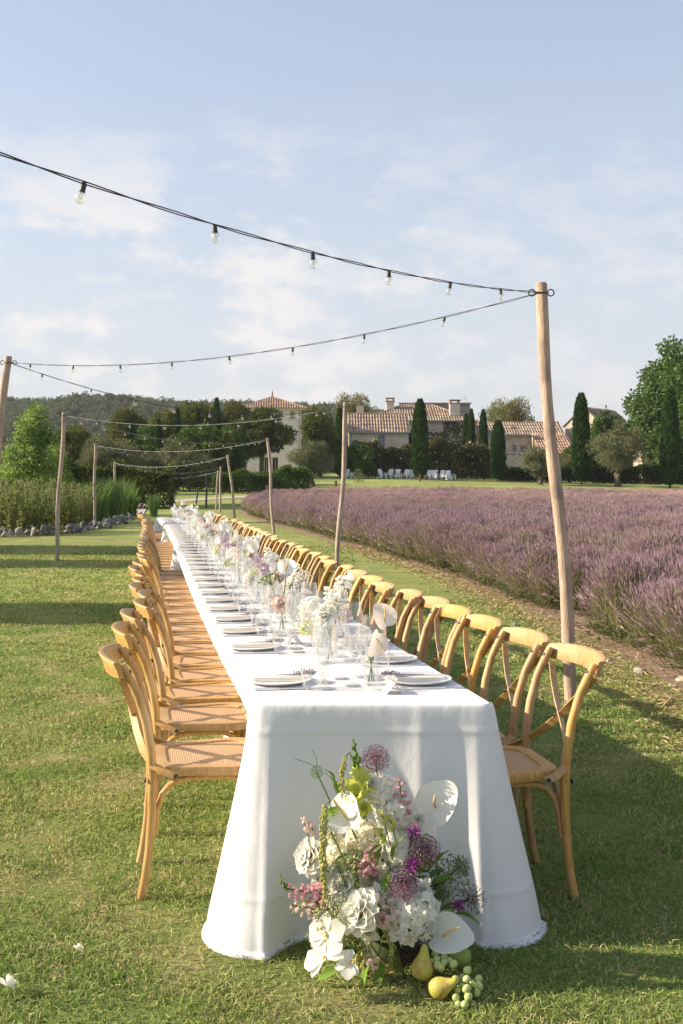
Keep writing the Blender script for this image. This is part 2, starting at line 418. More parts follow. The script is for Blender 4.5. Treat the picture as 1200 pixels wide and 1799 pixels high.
M['spathe'] = leafmat('white_spathe', (.90, .90, .84), (.92, .92, .86), .45, gloss=.06)
M['spathe_blush'] = leafmat('blush_spathe', (.84, .70, .58), (.86, .78, .70), .35, gloss=.06)
M['spadix'] = surf('yellow_spadix', (.76, .58, .26), (.66, .46, .17), scale=60, rough=.7)
M['pear'] = surf('pear_skin', (.40, .41, .07), (.52, .40, .10), scale=14, rough=.45, c3=(.33, .17, .05), scale3=16, bump=.25, bscale=120, spec=.35)
M['peargreen'] = surf('green_pear_skin', (.20, .30, .05), (.26, .34, .08), scale=9, rough=.42, c3=(.16, .10, .04), scale3=5)
M['grape'] = surf('grape_skin', (.50, .54, .22), (.42, .48, .17), scale=14, rough=.22, spec=.5)
M['grape'].node_tree.nodes['Principled BSDF'].inputs['Subsurface Weight'].default_value = .4
M['grape'].node_tree.nodes['Principled BSDF'].inputs['Subsurface Radius'].default_value = (.012, .012, .005)
# ------------------------------------------------------------------ ground, path, soil
def groundmat():
    m, nt, out = newmat('lawn')
    p = nt.nodes.new('ShaderNodeBsdfPrincipled'); p.inputs['Roughness'].default_value = .95; p.inputs['Specular IOR Level'].default_value = .05
    g = nt.nodes.new('ShaderNodeNewGeometry'); pos = g.outputs['Position']
    col = mixrgb(nt, ramp(nt, noise(nt, 55, 6, .7, vec=pos), .3, .7), (.11, .145, .042), (.32, .37, .12))
    col = mixrgb(nt, ramp(nt, noise(nt, 1.5, 6, .65, vec=pos, dist=.4), .44, .72), col, (.40, .335, .16))
    col = mixrgb(nt, ramp(nt, noise(nt, .16, 4, .6, vec=pos), .42, .68), col, (.30, .34, .11))
    col = mixrgb(nt, ramp(nt, noise(nt, 9, 5, .7, vec=pos), .62, .8), col, (.32, .245, .13))
    nt.links.new(col, p.inputs['Base Color'])
    b = nt.nodes.new('ShaderNodeBump'); b.inputs['Strength'].default_value = .9; b.inputs['Distance'].default_value = .035
    nt.links.new(noise(nt, 38, 6, .75, vec=pos), b.inputs['Height']); nt.links.new(b.outputs[0], p.inputs['Normal'])
    nt.links.new(p.outputs[0], out.inputs[0]); return m
M['lawn'] = groundmat()
M['path'] = surf('gravel_path', (.46, .40, .33), (.36, .31, .25), scale=12, rough=.95, world=True, bump=.4, bscale=40)
M['soil'] = surf('dry_soil', (.30, .22, .12), (.20, .16, .075), scale=14, rough=.95, world=True, bump=.8, bscale=30, c3=(.24, .23, .09), scale3=4)
M['fieldsoil'] = surf('field_soil', (.20, .13, .09), (.28, .19, .14), scale=5, rough=.95, world=True, bump=.6, bscale=20)
M['bedsoil'] = surf('bed_soil', (.07, .06, .035), (.12, .10, .05), scale=6, rough=.95, world=True)

def grid_sheet(name, xs, ys, zf, mat, lift=0.0):
    X, Y = np.meshgrid(np.asarray(xs, float), np.asarray(ys, float)); Z = zf(X, Y) + lift
    n, m = len(xs), len(ys); i = np.arange(n * m).reshape(m, n)
    Q = np.stack([i[:-1, :-1], i[:-1, 1:], i[1:, 1:], i[1:, :-1]], -1).reshape(-1, 4)
    return obj(name, np_mesh(name, np.stack([X, Y, Z], -1), Q, mat, True))
xs = np.concatenate([np.linspace(-900, -130, 12), np.linspace(-120, 120, 81), np.linspace(130, 900, 12)])
ys = np.concatenate([np.linspace(-150, -12, 8), np.linspace(-10, 150, 81), np.linspace(160, 1300, 24)])
ground = tag(grid_sheet('ground', xs, ys, lambda x, y: gz(x, y), M['lawn']), kind='structure')

def ribbon(name, pts, widths, mat, lift, step=.5, wob=.0, seed=1, kind='structure'):
    """strip following a polyline, a few mm above the ground"""
    rng = np.random.default_rng(seed)
    P = np.array(pts, float); d = np.r_[0, np.cumsum(np.linalg.norm(np.diff(P, axis=0), axis=1))]
    s = np.arange(0, d[-1], step); x = np.interp(s, d, P[:, 0]); y = np.interp(s, d, P[:, 1]); w = np.interp(s, d, widths)
    k = max(1, int(1.5 / step))
    if k > 1 and len(s) > 4 * k:
        ker = np.ones(2 * k + 1) / (2 * k + 1); pad = lambda a: np.convolve(np.pad(a, k, mode='reflect', reflect_type='odd'), ker, 'valid')
        x, y = pad(x), pad(y)
    T = unit(np.stack([np.gradient(x), np.gradient(y)], 1)); Nn = np.stack([-T[:, 1], T[:, 0]], 1)
    V = []
    for a in np.linspace(-1, 1, 5):
        ww = w * (1 + rng.normal(size=len(s)) * wob * abs(a)); q = np.stack([x, y], 1) + Nn * (a * ww / 2)[:, None]
        V.append(np.column_stack([q, gz(q[:, 0], q[:, 1]) + lift]))
    V = np.stack(V, 1); n = len(s); i = np.arange(n * 5).reshape(n, 5)
    Q = np.stack([i[:-1, :-1], i[1:, :-1], i[1:, 1:], i[:-1, 1:]], -1).reshape(-1, 4)
    return tag(obj(name, np_mesh(name, V, Q, mat, True)), kind=kind)
gpath = ribbon('gravel_path', [(-9.6, 48), (-10.6, 54), (-11.6, 60), (-11.0, 65), (-8.6, 71), (-5.5, 76), (-1.5, 80), (3, 83), (12, 86), (30, 88), (60, 88)], [1.6, 1.6, 1.8, 2, 2, 2, 2, 2, 1.6, 1.2, 1], M['path'], .03, .7)
EDGE = [(2.3, 1.5), (2.34, 8.4), (2.32, 11), (1.6, 17.8), (.15, 26), (-1.75, 36), (-3.9, 46), (-5.1, 54), (-5.3, 62), (-4.6, 68)]
soil_strip = ribbon('soil_strip', [(x + .02, y) for x, y in EDGE], [.36] * 5 + [.3] * 5, M['soil'], .006, .25, .25)

# lavender field: soil sheet and plants
ey = np.array([p[1] for p in EDGE]); ex = np.array([p[0] for p in EDGE])
def field_left(y): return np.where(y < 68, np.interp(y, ey, ex), -4.6 + (y - 68) * .55)
FY1 = 77.0
yy = np.linspace(1.5, FY1, 60); rows = []
for y in yy:
    x0 = float(field_left(y)) + .1; x1 = y * .36 + 9
    rows.append([(x0 + (x1 - x0) * t, y, float(gz(x0 + (x1 - x0) * t, y)) + .012) for t in np.linspace(0, 1, 24)])
V = np.array(rows).reshape(-1, 3); i = np.arange(60 * 24).reshape(60, 24)
tag(obj('field_soil', np_mesh('field_soil', V, np.stack([i[:-1, :-1], i[:-1, 1:], i[1:, 1:], i[1:, :-1]], -1).reshape(-1, 4), M['fieldsoil'], True)), kind='structure')

M['lav_stem'] = leafmat('lavender_stems', (.19, .21, .09), (.31, .27, .15), .2)
M['lav_leaf'] = leafmat('lavender_leaves', (.10, .13, .05), (.15, .17, .075), .2)
def lavmat():
    m, nt, out = newmat('lavender_spikes')
    g = nt.nodes.new('ShaderNodeNewGeometry'); oi = nt.nodes.new('ShaderNodeObjectInfo')
    col = mixrgb(nt, g.outputs['Random Per Island'], (.29, .19, .21), (.57, .43, .44))
    col = mixrgb(nt, ramp(nt, oi.outputs['Random'], .45, 1.0), col, (.44, .36, .31))
    pos = g.outputs['Position']
    col = mixrgb(nt, ramp(nt, noise(nt, .12, 3, .6, vec=pos), .42, .62), col, (.44, .31, .355))
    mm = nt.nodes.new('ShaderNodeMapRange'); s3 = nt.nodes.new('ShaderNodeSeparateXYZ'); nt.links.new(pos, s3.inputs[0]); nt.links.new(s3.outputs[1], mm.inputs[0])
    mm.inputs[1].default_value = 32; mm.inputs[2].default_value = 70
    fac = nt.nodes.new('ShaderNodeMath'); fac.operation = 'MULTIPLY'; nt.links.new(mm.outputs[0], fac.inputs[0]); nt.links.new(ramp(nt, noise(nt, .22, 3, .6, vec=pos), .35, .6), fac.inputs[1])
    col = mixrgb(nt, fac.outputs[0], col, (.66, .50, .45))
    d = nt.nodes.new('ShaderNodeBsdfDiffuse'); t = nt.nodes.new('ShaderNodeBsdfTranslucent'); mx = nt.nodes.new('ShaderNodeMixShader'); mx.inputs[0].default_value = .2
    nt.links.new(col, d.inputs[0]); nt.links.new(col, t.inputs[0]); nt.links.new(d.outputs[0], mx.inputs[1]); nt.links.new(t.outputs[0], mx.inputs[2]); nt.links.new(mx.outputs[0], out.inputs[0])
    return m
M['lav_spike'] = lavmat()

def lav_plant(seed, nst, nleaf, fat=1.0):
    rng = np.random.default_rng(seed)
    az = rng.uniform(0, 2 * np.pi, nst); tilt = np.abs(rng.normal(0, .52, nst)).clip(0, 1.25)
    d = np.stack([np.sin(tilt) * np.cos(az) - .10, np.sin(tilt) * np.sin(az), np.cos(tilt)], 1); d = unit(d)
    base = np.stack([rng.normal(0, .07, nst), rng.normal(0, .07, nst), np.full(nst, .12)], 1)
    L = rng.uniform(.36, .58, nst) * (1 - .25 * tilt)
    side = unit(np.cross(d, rng.normal(size=(nst, 3))))
    w = .0035 * fat
    tip = base + d * L[:, None]
    Vs = np.stack([base - side * w / 2, base + side * w / 2, tip + side * w / 2, tip - side * w / 2], 1).reshape(-1, 3)
    sl = rng.uniform(.05, .085, nst)[:, None] * (1 + .25 * (fat - 1)); sw = .006 * fat
    s2 = np.cross(d, side)
    d2 = unit(d + rng.normal(0, .12, (nst, 3)))
    spk = []
    for s in (side, s2):
        m1 = tip + d2 * sl * .35
        spk.append((np.stack([tip - d2 * sl * .25, m1 + s * sw, tip + d2 * sl, m1 - s * sw], 1).reshape(-1, 3), np.arange(nst * 4).reshape(nst, 4)))
    SV, SF = cat_arrays(spk)
    az = rng.uniform(0, 2 * np.pi, nleaf); tl = np.arccos(rng.uniform(.05, 1, nleaf))
    dl = np.stack([np.sin(tl) * np.cos(az), np.sin(tl) * np.sin(az), np.cos(tl)], 1)
    P = dl * rng.uniform(.05, .27, nleaf)[:, None] * np.array([1.15, 1.15, 1.0]); P[:, 2] += .03
    LV, LF = leaf_arrays(P, dl + rng.normal(0, .5, (nleaf, 3)) + np.array([0, 0, .5]), rng.uniform(.05, .09, nleaf) * fat ** .5, .009 * fat, rng)
    V, Q = cat_arrays([(Vs, np.arange(nst * 4).reshape(nst, 4)), (SV, SF), (LV, LF)])
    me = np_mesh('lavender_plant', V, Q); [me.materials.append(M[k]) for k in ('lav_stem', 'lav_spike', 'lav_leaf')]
    mi = np.r_[np.zeros(nst), np.ones(2 * nst), np.full(nleaf, 2)].astype(np.int32); me.polygons.foreach_set('material_index', mi)
    return me

def scatter(name, protos, P, rot, scl, idx, label, cat):
    """stuff nobody could count: one object of instances of a few prototype meshes"""
    pc = bpy.data.collections.new(name + '_prototypes')
    for k, me in enumerate(protos): pc.objects.link(bpy.data.objects.new('%s_prototype_%02d' % (name, k), me))
    me = bpy.data.meshes.new(name); me.vertices.add(len(P)); me.vertices.foreach_set('co', np.asarray(P, np.float32).ravel())
    for nm, tp, dat, key in (('rot', 'FLOAT_VECTOR', rot, 'vector'), ('scl', 'FLOAT_VECTOR', scl, 'vector'), ('idx', 'INT', idx, 'value')):
        a = me.attributes.new(nm, tp, 'POINT'); a.data.foreach_set(key, np.asarray(dat, np.int32 if tp == 'INT' else np.float32).ravel())
    me.update(); o = obj(name, me)
    ng = bpy.data.node_groups.new(name + '_scatter', 'GeometryNodeTree')
    ng.interface.new_socket('Geometry', in_out='INPUT', socket_type='NodeSocketGeometry'); ng.interface.new_socket('Geometry', in_out='OUTPUT', socket_type='NodeSocketGeometry')
    N = ng.nodes; gi = N.new('NodeGroupInput'); go = N.new('NodeGroupOutput'); ip = N.new('GeometryNodeInstanceOnPoints'); ci = N.new('GeometryNodeCollectionInfo')
    ci.inputs['Collection'].default_value = pc; ci.inputs['Separate Children'].default_value = True; ci.inputs['Reset Children'].default_value = True
    def attr(nm, tp):
        n = N.new('GeometryNodeInputNamedAttribute'); n.data_type = tp; n.inputs[0].default_value = nm; return n.outputs[0]
    er = N.new('FunctionNodeEulerToRotation'); L = ng.links.new
    L(attr('rot', 'FLOAT_VECTOR'), er.inputs[0]); L(gi.outputs[0], ip.inputs['Points']); L(ci.outputs[0], ip.inputs['Instance'])
    ip.inputs['Pick Instance'].default_value = True; L(attr('idx', 'INT'), ip.inputs['Instance Index']); L(er.outputs[0], ip.inputs['Rotation']); L(attr('scl', 'FLOAT_VECTOR'), ip.inputs['Scale'])
    L(ip.outputs[0], go.inputs[0])
    md = o.modifiers.new('scatter', 'NODES'); md.node_group = ng
    return tag(o, label, cat, kind='stuff')

rng = np.random.default_rng(11)
pts = []
y = 2.0
while y < FY1:
    sp = .47 if y < 30 else .62
    x0, x1 = float(field_left(y)) + .42, y * .34 + 4
    n = int((x1 - x0) / sp)
    xx = x0 + (np.arange(n) + rng.uniform(-.3, .3, n)) * sp
    xx[0] = x0 + rng.uniform(-.15, .12)
    yv = y + rng.uniform(-.25, .25, n) * sp
    keep = rng.random(n) > (.03 if y < 40 else .06)
    pts.append(np.stack([xx, yv], 1)[keep]); y += sp
P2 = np.concatenate(pts); n = len(P2)
Pz = np.column_stack([P2, gz(P2[:, 0], P2[:, 1])])
near = P2[:, 1] < 22
idx = np.where(near, rng.integers(0, 4, n), rng.integers(4, 7, n))
sc = rng.uniform(.85, 1.22, n); sc = np.where(rng.random(n) < .08, sc * .7, sc)
sc = sc * np.clip(1 - (P2[:, 1] - 55) * .008, .72, 1)
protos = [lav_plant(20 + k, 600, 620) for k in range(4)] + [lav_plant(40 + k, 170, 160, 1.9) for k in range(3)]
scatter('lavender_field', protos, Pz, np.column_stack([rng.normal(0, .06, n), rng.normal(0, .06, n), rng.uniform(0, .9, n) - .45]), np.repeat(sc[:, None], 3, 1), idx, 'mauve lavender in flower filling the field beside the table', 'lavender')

# pale stones lying on the soil strip
def rock_mesh(seed, sub=2, jag=.28):
    rng = np.random.default_rng(seed); m = MB(); m.ball((0, 0, 0), 1, 9, 6)
    V = np.array(m.v); k = rng.normal(size=(5, 3)); ph = rng.uniform(0, 6, 5)
    s = 1 + jag * np.sin(V @ k.T * 1.3 + ph).mean(1)[:, None] * 1.6
    m.v = [tuple(v) for v in V * s * np.array([1, .8, .6])]
    return m.mesh('rock', None, True, 30)
M['limestone'] = surf('pale_limestone', (.58, .53, .46), (.44, .39, .33), scale=5, rough=.9, bump=.4, bscale=14)
M['greystone'] = surf('grey_field_stone', (.22, .205, .20), (.11, .105, .10), scale=4, rough=.9, bump=.4, bscale=12, islands=.0)
rocks = [rock_mesh(k, 2, .55) for k in range(5)]
for k, (px, py, s) in enumerate([(1123, 1184, 16), (1196, 1198, 14), (1178, 1207, 11), (1068, 1163, 8), (1107, 1171, 9), (905, 1100, 10), (1090, 1158, 7)]):
    Y = F * CAMH / (py - PYH); r = s * Y / F / 2
    me = rocks[k % 5].copy(); o = obj('limestone_rock', me, M['limestone'], None, ((px - PX0) * Y / F, Y, r * .35), (random.uniform(-.3, .3), random.uniform(-.3, .3), random.uniform(0, 6)), (r * 1.15,) * 3)
    tag(o, ['largest pale rock on the soil strip beside the lavender', 'pale rock at the right edge of the frame below the lavender', 'flat pale stone at the right edge, nearest the camera', 'small pale stone on the soil just right of the nearest pole', 'small pale stone left of the largest rock on the soil strip', 'pale stone on the grass edge left of the nearest pole', 'tiny pale stone between the nearest pole and the larger rocks'][k], 'rock', 'pale rocks along the lavender edge')

# ------------------------------------------------------------------ lawn blades
def lawn_blades():
    rng = np.random.default_rng(3)
    parts = []
    for y0, y1, dens, L, W in ((2.0, 2.8, 9000, .028, .004), (2.8, 4.2, 15500, .028, .0036), (4.2, 6, 10000, .029, .0045), (6, 9, 4700, .031, .0065), (9, 14, 2000, .034, .010), (14, 26, 600, .040, .018)):
        w0 = lambda y: -y * .335 - (1.9 if y1 < 7 else 2.6)
        w1 = lambda y: np.minimum(y * .335 + 1.7, field_left(y) + .1)
        n = int((y1 - y0) * (w1(y1) - w0(y1)) * dens)
        y = rng.uniform(y0, y1, n); a, b = w0(y1), w1(y1); x = rng.uniform(a, b, n)
        k = (x > w0(y)) & (x < w1(y))
        nz = np.sin(x * 5.1 + 1.3 * np.sin(y * 3.7)) * np.sin(y * 4.3 + 1.1 * np.sin(x * 2.9)) + .5 * np.sin(x * 13 + y * 7) * np.sin(y * 11 - x * 5)
        k &= rng.random(n) < np.clip(.72 + .4 * nz, .25, 1)
        x, y, nz = x[k], y[k], nz[k]; n = len(x)
        P = np.stack([x, y, np.zeros(n)], 1)
        A = np.stack([rng.normal(0, .62, n), rng.normal(0, .62, n), np.ones(n) * .8], 1); A = unit(A)
        Ls = L * rng.uniform(.5, 1.35, n) * (1 + .25 * nz).clip(.6, 1.5)
        S = unit(np.cross(A, rng.normal(size=(n, 3)))) * W / 2
        bend = np.stack([rng.normal(0, .5, n), rng.normal(0, .5, n), -.35 * np.ones(n)], 1)
        m = P + A * Ls[:, None] * .55; t = P + (A + bend * .6) * Ls[:, None]
        t[:, 2] = np.maximum(t[:, 2], .004)
        V = np.stack([P - S, P + S, m + S * .8, m - S * .8, t], 1).reshape(-1, 3)
        b = np.arange(n)[:, None] * 5
        T = np.concatenate([b + np.array([0, 1, 2]), b + np.array([0, 2, 3]), b + np.array([3, 2, 4])])
        parts.append((V, T))
    V, T = cat_arrays(parts)
    return np_mesh('lawn_grass', V, T, M['lawnblade'])
tag(obj('lawn_grass', lawn_blades()), 'short mown grass with dry straw patches', 'grass', kind='stuff')
M['straw'] = leafmat('dry_straw', (.46, .37, .21), (.30, .26, .11), .2)
def straw():
    rng = np.random.default_rng(5); n = 4500
    t = rng.random(n); y = 6 + 20 * t ** 1.6; x = np.interp(y, ey, ex) - .12 + rng.normal(0, .2, n)
    P = np.stack([x, y, rng.uniform(.006, .03, n)], 1)
    A = np.stack([rng.normal(size=n), rng.normal(size=n), np.abs(rng.normal(0, .22, n))], 1)
    return np_mesh('straw', *leaf_arrays(P, A, rng.uniform(.03, .10, n), .006 + .0006 * y, rng), M['straw'])
tag(obj('straw_litter', straw()), 'dry straw and clippings scattered on the soil strip', 'straw', kind='stuff')

# ------------------------------------------------------------------ trees
def foliage(n, clumps, L, W, rng, spread=.9, up=.2, hollow=.45):
    c = np.array(clumps, float); wts = c[:, 3] ** 2; k = rng.choice(len(c), n, p=wts / wts.sum())
    d = unit(rng.normal(size=(n, 3))); r = c[k, 3] * (hollow + (1 - hollow) * rng.random(n) ** .6)
    r *= 1 + .18 * np.sin(d[:, 0] * 7 + k) * np.sin(d[:, 2] * 6 + 2 * k) + rng.normal(0, .07, n)
    sq = c[:, 4:5][k] if c.shape[1] > 4 else 1.0
    P = c[k, :3] + d * r[:, None] * (np.array([1, 1, 1]) if np.isscalar(sq) else np.concatenate([np.ones((n, 2)), sq], 1))
    A = d + rng.normal(0, spread, (n, 3)) + np.array([0, 0, up])
    return leaf_arrays(P, A, L * rng.uniform(.65, 1.25, n), W * rng.uniform(.7, 1.2, n), rng)

def crown_clumps(rng, n, cx, cz, rx, rz, r0, r1, egg=0.0):
    out = []
    for _ in range(n):
        d = unit(rng.normal(size=3)); q = rng.random() ** .45
        z = d[2] * rz * q; wx = 1 - egg * (z / rz)
        out.append((cx + d[0] * rx * q * wx, d[1] * rx * q * wx, cz + z, rng.uniform(r0, r1)))
    return out

def trunk_mesh(rng, h, r, clumps, lean=0.0, nlimb=9, twist=.12, split=1):
    m = MB()
    for s in range(split):
        off = Vector((rng.normal(0, r * .7), rng.normal(0, r * .7), 0)) if split > 1 else Vector((0, 0, 0))
        p = [off + Vector((lean * t + rng.normal(0, twist * r * 3) * t, rng.normal(0, twist * r * 3) * t, h * t)) for t in (0, .25, .5, .75, 1)]
        m.tube(p, [r * 1.45, r * 1.05, r * .95, r * .85, r * .7], 8)
        for c in [clumps[i] for i in rng.choice(len(clumps), min(nlimb, len(clumps)), False)]:
            a = p[3].lerp(p[4], rng.random()); b = Vector(c[:3]); md = a.lerp(b, .5) + Vector((rng.normal(0, .15), rng.normal(0, .15), abs(b.z - a.z) * .12))
            m.tube([a, md, b], [r * .55, r * .32, r * .12], 5)
    return m.mesh('trunk', M['bark'])

M['lf_poplar'] = leafmat('poplar_leaves', (.11, .20, .035), (.20, .30, .06), .45, c3=(.27, .36, .08), nscale=1.2, gloss=.03)
M['lf_holm'] = leafmat('holm_oak_leaves', (.058, .082, .018), (.125, .145, .038), .25, c3=(.16, .16, .05), nscale=.8)
M['lf_dark'] = leafmat('dark_oak_leaves', (.05, .075, .018), (.10, .13, .032), .25, c3=(.12, .14, .036), nscale=.7)
M['lf_olive'] = leafmat('olive_leaves', (.115, .14, .065), (.20, .22, .12), .2, c3=(.16, .165, .08), nscale=1.0)
M['lf_broad'] = leafmat('broad_leaves', (.055, .11, .018), (.10, .175, .03), .35, c3=(.075, .12, .025), nscale=.8, gloss=.02)
M['lf_plane'] = leafmat('plane_leaves', (.06, .12, .02), (.125, .205, .038), .40, c3=(.09, .15, .03), nscale=.5, gloss=.02)
M['lf_pine'] = leafmat('stone_pine_needles', (.12, .14, .04), (.20, .20, .07), .2, c3=(.24, .20, .08), nscale=.6)
M['lf_cypress'] = leafmat('cypress_sprays', (.020, .050, .014), (.042, .090, .022), .15, c3=(.055, .10, .024), nscale=1.4)
M['lf_hedge'] = leafmat('hedge_leaves', (.055, .075, .026), (.105, .12, .045), .3, c3=(.15, .125, .06), nscale=.7)
M['lf_darkhedge'] = leafmat('clipped_hedge_leaves', (.025, .045, .015), (.05, .075, .022), .2)
M['lf_herb'] = leafmat('herb_leaves', (.14, .18, .05), (.26, .28, .10), .4, c3=(.26, .235, .10), nscale=1.5)
M['lf_reed'] = leafmat('reed_blades', (.09, .16, .045), (.17, .25, .075), .35)
M['lf_hill'] = leafmat('hillside_forest_leaves', (.085, .11, .06), (.14, .165, .09), .15, c3=(.155, .165, .10), inst=True)
TREES = {}
def proto(kind):
    """trunk mesh, crown mesh, nominal height and width"""
    rng = np.random.default_rng(sum(map(ord, kind)))
    if kind.startswith('poplar'):
        cl = crown_clumps(rng, 46, 0, 2.9, 1.05, 2.0, .28, .5, .45); tr = trunk_mesh(rng, 2.2, .09, cl, 0, 12)
        V, Q = foliage(7000, cl, .13, .11, rng, 1.1, -.1, .3); return tr, np_mesh('crown', V, Q, M['lf_poplar']), 5.1, 2.7
    if kind.startswith('holm'):
        cl = crown_clumps(rng, 34, 0, 4.2, 2.3, 2.3, .7, 1.15, .15); tr = trunk_mesh(rng, 2.6, .22, cl)
        V, Q = foliage(19000, cl, .24, .15, rng, .9, .2, .5); return tr, np_mesh('crown', V, Q, M['lf_holm']), 7.3, 6.2
    if kind.startswith('dark'):
        cl = crown_clumps(rng, 40, 0, 4.1, 2.2, 2.0, .6, 1.0, .12); tr = trunk_mesh(rng, 2.4, .2, cl)
        V, Q = foliage(21000, cl, .22, .15, rng, .9, .1, .45); return tr, np_mesh('crown', V, Q, M['lf_dark']), 6.8, 6.0
    if kind.startswith('olive'):
        cl = crown_clumps(rng, 70, 0, 2.45, 1.55, 1.4, .28, .55, .12); tr = trunk_mesh(rng, 1.0, .13, cl, .08, 12, .22, 2)
        V, Q = foliage(17000, cl, .15, .045, rng, .9, .35, .3); return tr, np_mesh('crown', V, Q, M['lf_olive']), 4.2, 3.9
    if kind.startswith('broad'):
        cl = crown_clumps(rng, 44, 0, 2.6, 2.0, 1.9, .5, .8, .1); tr = trunk_mesh(rng, 1.4, .14, cl)
        V, Q = foliage(15000, cl, .24, .18, rng, .9, -.1, .45); return tr, np_mesh('crown', V, Q, M['lf_broad']), 5.0, 5.0
    if kind.startswith('plane'):
        cl = crown_clumps(rng, 75, 0, 8.6, 4.6, 5.4, .8, 1.5, .18); tr = trunk_mesh(rng, 5.0, .42, cl, 0, 16)
        V, Q = foliage(22000, cl, .34, .27, rng, .9, -.1, .4); return tr, np_mesh('crown', V, Q, M['lf_plane']), 14.6, 10.8
    if kind.startswith('pine'):
        cl = crown_clumps(rng, 34, 0, 6.4, 3.6, 1.7, .7, 1.2, .1); tr = trunk_mesh(rng, 4.6, .25, cl, 0, 14)
        V, Q = foliage(12000, cl, .22, .11, rng, .8, .4, .5); return tr, np_mesh('crown', V, Q, M['lf_pine']), 8.8, 8.8
    if kind.startswith('cypress'):
        n = 9000; h = 7.6; t = rng.random(n) ** .9
        prof = np.interp(t, [0, .03, .12, .35, .6, .8, .92, 1], [.18, .40, .56, .60, .54, .43, .28, .05])
        a = rng.uniform(0, 2 * np.pi, n); bumpy = 1 + .10 * np.sin(a * 5 + t * 40) + .07 * np.sin(a * 9 - t * 63)
        r = prof * bumpy * (.72 + .28 * rng.random(n) ** .5)
        P = np.stack([r * np.cos(a), r * np.sin(a), .25 + t * (h - .5)], 1)
        A = np.stack([np.cos(a) * .45 + rng.normal(0, .2, n), np.sin(a) * .45 + rng.normal(0, .2, n), np.ones(n)], 1)
        V, Q = leaf_arrays(P, A, .34 * rng.uniform(.6, 1.2, n), .085, rng)
        m = MB(); m.tube([(0, 0, 0), (0, 0, 1.2), (0, 0, 5.5)], [.1, .09, .03], 7)
        return m.mesh('trunk', M['bark']), np_mesh('crown', V, Q, M['lf_cypress']), 7.7, 1.25

def tree(name, kind, px, wpx, top, Y, label, cat='tree', group=None, x=None, h=None, w=None):
    if kind not in TREES: TREES[kind] = proto(kind)
    tr, cr, h0, w0 = TREES[kind]
    b = gp(px, Y) if x is None else Vector((x, Y, float(gz(x, Y))))
    if h is None: h = CAMH + (PYH - top) * Y / F - b.z
    if w is None: w = wpx * Y / F
    o = empty(name, b - Vector((0, 0, .03)), random.uniform(0, 6.28), (w / w0, w / w0, h / h0))
    tag(o, label, cat, group); obj('trunk', tr, None, o); obj('crown', cr, None, o); return o

tree('poplar_tree', 'poplar', 58, 118, 710, 42, 'bright green young poplar standing left behind the stone-edged bed')
tree('poplar_tree', 'poplar2', 8, 70, 790, 46, 'lower light green sapling at the left edge beside the young poplar')
tree('poplar_tree', 'poplar3', 100, 70, 770, 49, 'shaded green sapling right behind the young poplar')
tree('holm_oak', 'holm', 128, 90, 735, 78, 'brownish holm oak between the young poplar and the large olive')
tree('holm_oak', 'holm2', 225, 112, 718, 98, 'broad holm oak below the hill at left, behind two thin cypresses')
tree('holm_oak', 'holm', 345, 130, 691, 112, 'tall holm oak on the skyline left of the tower house')
tree('holm_oak', 'holm2', 412, 84, 703, 114, 'holm oak close against the left wall of the tower house')
tree('holm_oak', 'holm3', 285, 95, 715, 108, 'low holm oak between the hill and the three dark cypresses')
tree('dark_oak', 'dark', 460, 138, 712, 106, 'dark green oak hiding the front of the tower house')
tree('holm_oak', 'holm3', 562, 92, 710, 113, 'rounded holm oak between the tower house and the farmhouse')
tree('pine_tree', 'pine2', 622, 100, 690, 142, 'light green pine crown showing above the farmhouse roof')
tree('pine_tree', 'pine', 900, 125, 699, 145, 'wide pale pine rising behind the long low wing')
tree('broad_tree', 'broad', 345, 118, 736, 90, 'leafy green tree behind the olive at the end of the table')
tree('broad_tree', 'broad2', 258, 84, 746, 92, 'leafy green tree left of the thin cypress behind the olive')
tree('broad_tree', 'broad', 392, 90, 742, 94, 'leafy green tree directly left of the dark oak')
tree('olive_tree', 'olive', 190, 140, 757, 60, 'large grey-green olive behind the tall reeds')
tree('olive_tree', 'olive2', 305, 145, 768, 62, 'olive tree with a thick trunk past the far end of the table')
tree('olive_tree', 'olive3', 548, 90, 770, 86, 'round olive with a twisted trunk at the lavender corner')
tree('olive_tree', 'olive', 948, 82, 775, 99, 'small olive in front of the long low wing, behind the nearest pole')
tree('olive_tree', 'olive2', 1088, 112, 736, 98, 'broad silvery olive between the two tallest cypresses')
tree('olive_tree', 'olive3', 1000, 46, 795, 106, 'pale olive bush left of the tall cypress by the gable')
tree('broad_tree', 'broad2', 632, 66, 774, 105, 'bright fig bush in front of the farmhouse corner')
tree('broad_tree', 'broad', 1068, 96, 713, 124, 'leafy green tree right of the gabled barn')
tree('broad_tree', 'broad2', 1010, 60, 775, 116, 'green shrub below the gabled barn')
tree('plane_tree', 'plane', 1190, 196, 596, 120, 'huge plane tree filling the right edge above the hedge')
tree('broad_tree', 'broad2', 1120, 100, 735, 126, 'leafy green tree under the plane tree')
tree('broad_tree', 'broad', 1190, 120, 730, 112, 'leafy green tree at the right edge behind the last cypress')
